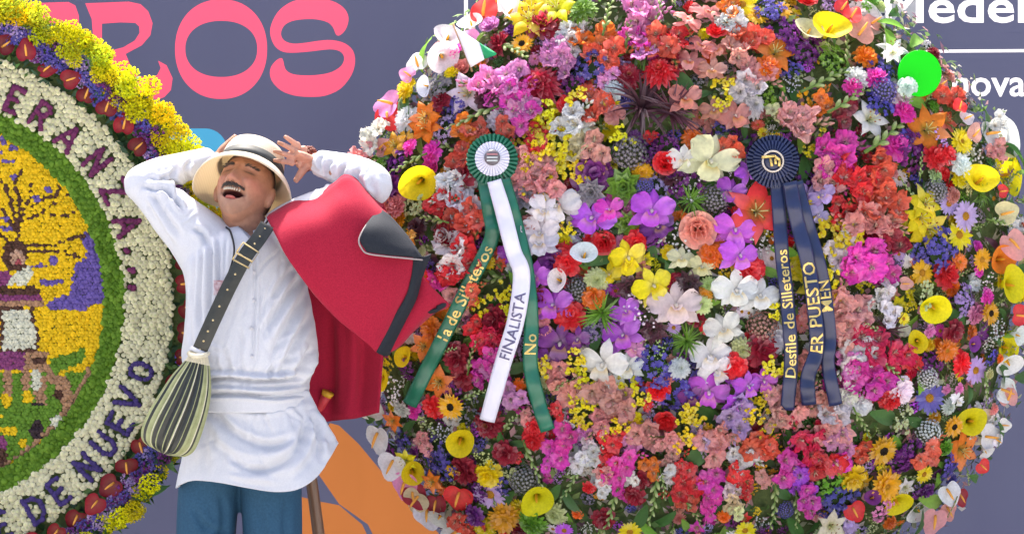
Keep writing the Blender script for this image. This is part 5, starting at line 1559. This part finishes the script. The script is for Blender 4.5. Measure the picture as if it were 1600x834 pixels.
if get_no(tme)[np.argmin(get_co(tme)[:, 1]), 1] > 0: tme.flip_normals()
TF = [(a, w, d * 1.5) for a, w, d in TF]
for k in range(26):
    zx, zy = random.uniform(295, 500), random.uniform(625, 740); L_ = random.uniform(14, 40); an_ = R(random.gauss(90 + (zx - 390) * -.35, 25))
    TF.append(([(zx - math.cos(an_) * L_, zy - math.sin(an_) * L_), (zx + random.uniform(-5, 5), zy), (zx + math.cos(an_) * L_, zy + math.sin(an_) * L_)], random.uniform(3, 6), random.choice([-1, 1]) * random.uniform(.0012, .0030)))
folds(tme, TF)
o = pchild('shirt_tail', tme, man, M_shirt); s = o.modifiers.new('t', 'SOLIDIFY'); s.thickness = .003; s.offset = -1

# --- trousers and shoes
tr_ = MB()
for s_, pts in ((-1, [(350, 660), (330, 740), (322, 834), (322, 920)]), (1, [(415, 660), (422, 740), (426, 834), (426, 920)])):
    c = [P(a, b_, .02) for a, b_ in pts]; foot = Vector((c[-1].x, .03, .10))
    tub(c + [c[-1].lerp(foot, .5), foot], [(.105, .10), (.088, .092), (.083, .088), (.076, .082), (.066, .074), (.066, .078)], 28, tr_)
tr_.blob(P(384, 680, .02), (.165, .125, .11), 24, 12)
trm = remesh(tr_, 'trousers', .005, 4)
folds(trm, [([(300, 790), (320, 825), (330, 860)], 6, -.006), ([(345, 770), (350, 810), (345, 850)], 6, -.006), ([(400, 780), (410, 830), (400, 870)], 7, -.005), ([(450, 775), (445, 820), (455, 870)], 6, -.006), ([(310, 815), (340, 830), (358, 826)], 5, -.006)])
pchild('trousers', trm, man, M_trou)
M_shoe = simple('brown_leather', (.10, .05, .03), (.07, .035, .02), .5, 50)
for fx in (318, 430):
    w = MB(); xx = P(fx, 900, 0).x
    for zz_, ww, y0_, y1_ in ((.0, .046, .08, -.20), (.025, .048, .085, -.205), (.05, .044, .08, -.19), (.08, .036, .07, -.12), (.11, .040, .07, -.03)): pass
    rows = []
    for zz_, ww, yb, yf in ((.001, .044, .085, -.20), (.025, .047, .09, -.205), (.05, .043, .085, -.185), (.08, .040, .08, -.11), (.11, .043, .08, -.04)):
        rows.append([(xx + ww * math.cos(2 * math.pi * i / 24), (yb + yf) / 2 + (yb - yf) / 2 * math.sin(2 * math.pi * i / 24), zz_) for i in range(24)])
    w.grid(rows, (0, 0, 0, 0), True); w.f.append(tuple(range(24))[::-1]); w.m.append(0); w.f.append(tuple(range(96, 120))); w.m.append(0)
    pchild('shoe', w.mesh('shoe'), man, M_shoe)

# --- straw hat, pushed back and tilted
HM = Matrix.Rotation(R(17), 3, 'Y') @ Matrix.Rotation(R(4), 3, 'Z') @ Matrix.Rotation(R(-33), 3, 'X')
HO = P(389, 274, .035)
def hat_pt(r_, h, a, sx=1., sy=1.08): return HO + HM @ Vector((r_ * sx * math.cos(a), r_ * sy * math.sin(a), h))
hat = MB(); rows = []
NA = 96
for r_, h in ((.004, .074), (.030, .076), (.052, .085), (.066, .088), (.077, .081), (.083, .064), (.087, .042), (.090, .018), (.092, .004)):
    rows.append([hat_pt(r_ * (1 + .02 * math.cos(2 * 6.28 * i / NA)), h - (.014 * max(0, 1 - r_ / .05) * 1), 2 * math.pi * i / NA) for i in range(NA)])
for j in range(1, 9):
    t = j / 8; row = []
    for i in range(NA):
        a = 2 * math.pi * i / NA
        frontness = max(0, -math.sin(a)); sideness = abs(math.cos(a)); backness = max(0, math.sin(a))
        wd = .064 - .012 * frontness + .023 * max(0, -math.cos(a)) + .018 * max(0, math.cos(a)) + .004 * math.sin(3 * a)
        dr = R(40) * frontness ** 2 + R(50) * sideness ** 2 + R(20) * backness ** 2
        rr = .092 + wd * t * math.cos(dr * (.6 + .5 * t)); hh = .004 - wd * t * math.sin(dr * (.6 + .5 * t)) + .004 * math.sin(2 * a + 1) * t
        row.append(hat_pt(rr, hh, a))
    rows.append(row)
hat.grid(rows, (0, 0, 0, 0), True)
hme = hat.mesh('straw_hat')
o = pchild('straw_hat', hme, man, M_straw); s = o.modifiers.new('t', 'SOLIDIFY'); s.thickness = .0028; s.offset = 0
hato = o
bnd = MB(); bnd.grid([[hat_pt(r_ + .0035, h, 2 * math.pi * i / NA) for i in range(NA)] for r_, h in ((.0918, .005), (.0905, .018), (.0885, .034))], (0, 0, 0, 0), True)
M_band = simple('black_band', (.045, .05, .05), (.03, .034, .035), .6, 120)
bo = link('hat_band', bnd.mesh('hat_band'), hato, M_band); s = bo.modifiers.new('t', 'SOLIDIFY'); s.thickness = .002

# --- red ruana
def patch(ctrl, n=7):
    """smooth sheet through a grid of (px, py, y)"""
    rr_ = [crom([tuple(p) for p in row], n) for row in ctrl]
    cols_ = list(zip(*rr_))
    fine = [crom([tuple(p) for p in c], n) for c in cols_]
    rows_ = list(zip(*fine))
    return [[P(*q) for q in row] for row in rows_]
rua = MB()
A_ = patch([
 [(417, 341, -.10), (455, 323, -.07), (495, 312, -.06), (520, 294, -.085), (548, 280, -.085), (596, 326, -.07)],
 [(430, 366, -.165), (470, 352, -.165), (507, 340, -.165), (540, 322, -.165), (575, 325, -.155), (612, 343, -.12)],
 [(446, 398, -.195), (488, 395, -.195), (530, 388, -.20), (566, 382, -.20), (605, 385, -.185), (652, 396, -.145)],
 [(470, 432, -.195), (508, 440, -.20), (545, 440, -.21), (582, 440, -.21), (616, 442, -.19), (644, 446, -.15)],
 [(486, 452, -.185), (522, 480, -.19), (552, 492, -.20), (582, 500, -.195), (604, 500, -.175), (622, 488, -.145)],
 [(494, 462, -.175), (528, 498, -.18), (555, 520, -.185), (576, 538, -.185), (589, 550, -.17), (597, 545, -.14)]], 8)
rua.grid(A_)
# over the shoulder and arm, down the back
D_ = patch([
 [(417, 341, -.10), (455, 323, -.07), (495, 312, -.06), (520, 294, -.085), (548, 280, -.085), (596, 326, -.07)],
 [(424, 336, -.02), (458, 316, .0), (498, 303, .0), (522, 288, -.01), (550, 277, -.01), (600, 322, .0)],
 [(440, 350, .12), (470, 335, .12), (505, 325, .10), (530, 315, .10), (560, 315, .09), (606, 350, .07)],
 [(446, 450, .19), (475, 440, .17), (510, 440, .165), (540, 440, .16), (575, 440, .14), (618, 440, .12)],
 [(448, 560, .20), (478, 555, .18), (510, 555, .20), (540, 555, .17), (570, 550, .18), (600, 545, .15)],
 [(446, 662, .20), (478, 660, .18), (512, 658, .21), (538, 655, .18), (562, 652, .19), (592, 644, .16)]], 8)
rua.grid([r_[::-1] for r_ in D_])
B_ = patch([
 [(652, 418, -.10), (664, 436, -.115), (682, 456, -.10), (701, 474, -.06)],
 [(642, 450, -.085), (658, 462, -.115), (676, 472, -.105), (698, 480, -.06)],
 [(624, 490, -.085), (638, 496, -.11), (655, 498, -.10), (674, 491, -.06)],
 [(600, 548, -.09), (606, 550, -.10), (616, 546, -.09), (628, 536, -.06)]], 8)
rua.grid(B_)
rme = rua.mesh('ruana')
bm = bmesh.new(); bm.from_mesh(rme); bmesh.ops.remove_doubles(bm, verts=bm.verts[:], dist=.0005); bm.normal_update(); bm.to_mesh(rme); bm.free()
folds(rme, [(a, w, d * 1.8) for a, w, d in [([(505, 338), (525, 352), (548, 362)], 7, -.012), ([(470, 340), (495, 352), (512, 372)], 6, .008), ([(520, 300), (512, 330), (520, 350)], 8, -.008), ([(548, 290), (552, 330), (540, 400)], 10, .006), ([(470, 380), (520, 430), (575, 500)], 12, -.007), ([(600, 410), (590, 460), (585, 520)], 9, -.010), ([(560, 410), (565, 460), (572, 520)], 9, .007),
           ([(455, 335), (480, 380), (500, 440)], 8, -.006), ([(515, 480), (520, 560), (518, 650)], 8, -.006), ([(550, 480), (552, 560), (548, 650)], 8, .006), ([(670, 450), (650, 490), (620, 540)], 6, -.010), ([(440, 360), (480, 410), (530, 470), (575, 530)], 7, .009), ([(530, 310), (535, 350), (525, 410), (540, 480)], 9, -.011), ([(610, 410), (612, 450), (600, 500)], 7, .009), ([(480, 330), (490, 345), (494, 365)], 5, -.010), ([(640, 410), (628, 450), (606, 510)], 7, -.009), ([(500, 420), (545, 470), (580, 540)], 8, -.008)]])
o = pchild('ruana', rme, man, M_red); s = o.modifiers.new('t', 'SOLIDIFY'); s.thickness = .006; s.offset = 0
ruo = o
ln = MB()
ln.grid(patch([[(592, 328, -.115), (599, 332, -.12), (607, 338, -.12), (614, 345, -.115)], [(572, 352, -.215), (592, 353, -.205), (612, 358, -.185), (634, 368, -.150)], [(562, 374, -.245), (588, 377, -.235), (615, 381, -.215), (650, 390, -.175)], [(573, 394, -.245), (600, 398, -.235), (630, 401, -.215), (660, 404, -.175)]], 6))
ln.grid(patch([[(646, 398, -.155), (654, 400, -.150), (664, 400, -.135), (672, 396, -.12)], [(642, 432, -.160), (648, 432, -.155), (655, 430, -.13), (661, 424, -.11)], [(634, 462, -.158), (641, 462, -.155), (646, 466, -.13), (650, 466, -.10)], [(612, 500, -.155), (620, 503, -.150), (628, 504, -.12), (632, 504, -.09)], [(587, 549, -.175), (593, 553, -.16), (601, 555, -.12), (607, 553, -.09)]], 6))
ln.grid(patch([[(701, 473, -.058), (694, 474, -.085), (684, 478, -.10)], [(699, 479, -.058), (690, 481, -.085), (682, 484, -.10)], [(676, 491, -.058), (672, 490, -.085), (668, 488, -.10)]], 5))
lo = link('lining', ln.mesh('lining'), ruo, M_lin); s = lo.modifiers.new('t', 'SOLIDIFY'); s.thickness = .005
he = MB(); he.tube([P(*p) for p in crom([(592, 329, -.12), (572, 352, -.220), (561, 374, -.250), (565, 388, -.252), (574, 396, -.250), (600, 400, -.240), (630, 403, -.220), (660, 406, -.180)], 6)], .0022, 6)
link('hem', he.mesh('hem'), ruo, M_hem)

# --- small things he wears: beads at the wrist, cord and badge at the neck
M_bead = simple('red_brown_beads', (.22, .06, .04), (.12, .03, .02), .4, 60)
bmat_dir = (WRR - ELR).normalized()
br = empty('wrist_beads', (0, 0, 0)); bpy.data.objects.remove(br)
w = MB(); xx = bmat_dir.orthogonal().normalized(); yy = bmat_dir.cross(xx)
for q in range(3):
    for i in range(20):
        a = 2 * math.pi * i / 20 + q * .15
        c = WRR + bmat_dir * (.010 + .0085 * q) + (xx * math.cos(a) + yy * math.sin(a)) * (.031 + .003 * (q % 2))
        w.blob(c, .0052, 7, 5)
tag(pchild('bracelet', w.mesh('bracelet'), man, M_bead), kind='stuff')
M_cord = simple('black_cord', (.02, .02, .022), None, .7)
w = MB(); w.tube([P(*p) for p in crom([(348, 346, .05), (352, 354, -.02), (360, 362, -.085), (366, 388, -.130), (362, 412, -.150), (352, 440, -.155)], 6)], .0028, 6); pchild('neck_cord', w.mesh('neck_cord'), man, M_cord)
w = MB(); w.tube([P(*p) for p in crom([(424, 335, .0), (417, 347, -.075), (404, 362, -.115), (388, 384, -.142), (370, 412, -.155), (352, 440, -.158)], 6)], .0028, 6); pchild('neck_cord', w.mesh('neck_cord'), man, M_cord)
w = MB(); c = P(342, 449, -.158); w.box((c.x - .014, c.y - .003, c.z - .020), (c.x + .014, c.y + .003, c.z + .020)); pchild('badge', w.mesh('badge', False), man, simple('badge_print', (.30, .14, .16), (.6, .55, .6), .4, 80))

# ------------------------------------------------------------------ the pleated shoulder bag
bag = empty('shoulder_bag', P(275, 690, -.13)); tag(bag, 'pleated green and black striped bag on a studded black leather strap', 'bag')
sc_ = [(418, 352, -.145), (402, 376, -.172), (385, 398, -.186), (362, 440, -.196), (338, 490, -.202), (322, 525, -.204), (310, 552, -.200)]
sp_ = crom(sc_, 8)
def strap_at(i, w_, lift=0):
    p = P(*sp_[i]); a, b_ = P(*sp_[max(0, i - 1)]), P(*sp_[min(len(sp_) - 1, i + 1)])
    t = (b_ - a).normalized(); sd_ = Vector((t.z, 0, -t.x)).normalized()
    return p + sd_ * w_ + Vector((0, -lift, 0))
w = MB(); w.grid([[strap_at(i, s__ * .0205, .003 if abs(s__) < .9 else 0) for s__ in (1, .9, .3, -.3, -.9, -1)] for i in range(len(sp_))])
st_o = pchild('strap', w.mesh('strap'), bag, M_leath); s = st_o.modifiers.new('t', 'SOLIDIFY'); s.thickness = .005
for i in range(2, len(sp_) - 1, 4):
    if 14 <= i <= 18: continue
    w = MB(); w.blob(strap_at(i, 0, .006), (.0042, .003, .0042), 8, 5); link('rivet', w.mesh('rivet'), st_o, M_brass)
for i0, hh in ((15, .016), (18, .010)):
    w = MB(); a, b_ = strap_at(i0, .025, .007), strap_at(i0, -.025, .007); t = (P(*sp_[i0 + 1]) - P(*sp_[i0 - 1])).normalized()
    pts = [a + t * hh, b_ + t * hh, b_ - t * hh, a - t * hh, a + t * hh]
    w.tube(pts, .0026, 6); link('buckle', w.mesh('buckle'), st_o, M_brass)
w = MB(); w.tube([strap_at(len(sp_) - 2, .024, .006), strap_at(len(sp_) - 2, 0, .012), strap_at(len(sp_) - 2, -.024, .006)], .006, 8); link('white_binding', w.mesh('white_binding'), st_o, M_shirt)
M_bagg = simple('bag_green', (.33, .35, .18), (.25, .27, .13), .6, 50, bmp=.2)
M_bagk = simple('bag_black', (.022, .026, .022), (.014, .016, .014), .42, 50, spec=.5)
M_bagc = simple('bag_cream', (.62, .58, .45), (.52, .48, .36), .7, 60)
ax = crom([(311, 550, 12), (307, 572, 21), (298, 600, 32), (286, 632, 39), (272, 664, 43), (262, 688, 42), (257, 702, 32), (255, 708, 8)], 5)
bgm = MB(); rows = []
NPL = 24; NS = NPL * 8
for k, q in enumerate(ax):
    t = k / (len(ax) - 1)
    a, b_ = np.array(ax[max(0, k - 1)][:2]), np.array(ax[min(len(ax) - 1, k + 1)][:2]); tg = (b_ - a) / np.linalg.norm(b_ - a); nx_ = np.array([-tg[1], tg[0]])
    if k >= len(ax) - 3: nx_ = np.array([-.93, -.36])
    row = []
    for i in range(NS):
        an = 2 * math.pi * i / NS
        pl = 1 + .13 * (abs(math.sin(an * NPL / 2)) - .5) * (1 if t < .9 else .4)
        w_ = q[2] * pl * math.cos(an); d_ = q[2] * pl * math.sin(an) / PPM * .62
        row.append(P(q[0] + nx_[0] * w_, q[1] + nx_[1] * w_, -.165 - .015 * math.sin(math.pi * t) + d_))
    rows.append(row)
bgm.grid(rows, (0, 0, 0, 0), True)
nr = len(rows)
for k in range(nr - 1):
    for i in range(NS):
        ph = (i / 8.0 + .5) % 1.0; pid = int(i / 8.0 + .5) % NPL
        black = (pid % 2 == 0 and .15 < ph < .85) or pid in (5, 12, 17, 19)
        edge = ph < .10 or ph > .90
        bgm.m[k * NS + i] = 2 if (k < 4) else (1 if black else (2 if edge and pid % 3 == 0 else 0))
bgm.f.append(tuple(range((nr - 1) * NS, nr * NS))); bgm.m.append(1)
bme2 = bgm.mesh('pouch')
po_ = pchild('pouch', bme2, bag)
for q in (M_bagg, M_bagk, M_bagc): bme2.materials.append(q)
w = MB(); w.tube([P(295, 552, -.19), P(302, 556, -.235), P(315, 556, -.24), P(325, 552, -.205), P(315, 548, -.15), P(300, 548, -.15), P(295, 552, -.19)], .006, 8); pchild('gathered_neck', w.mesh('gathered_neck'), bag, M_bagc)

# ------------------------------------------------------------------ staff leaning behind him
stf = empty('wooden_staff', (P(500, 900, .22).x, .22, 0)); tag(stf, 'thin brown wooden staff with red yellow-ended grip behind the man', 'staff')
M_stw = simple('polished_wood', (.22, .12, .07), (.12, .06, .035), .35, 12, spec=.5, vec_scale=(8, 8, .6))
f0 = P(500, 900, .24); f0.z = 0.0; f0.x += .06
w = MB(); w.tube([f0, P(498, 834, .23), P(486, 745, .22), P(484, 690, .22), P(489, 655, .22)], [.018, .0175, .017, .016, .014], 10); pchild('shaft', w.mesh('shaft'), stf, M_stw)
w = MB(); w.tube([P(488, 658, .22), P(494, 646, .21), P(504, 629, .20), P(511, 617, .19)], [.012, .0125, .0135, .0145], 12); gr_ = pchild('red_grip', w.mesh('red_grip'), stf, simple('red_paint', (.62, .05, .06), None, .4))
w = MB(); w.tube([P(510, 618, .191), P(513, 612, .188)], [.0155, .0185], 14); link('yellow_end', w.mesh('yellow_end'), gr_, simple('yellow_paint', (.75, .42, .03), None, .4))
#STAGE_MAN_END
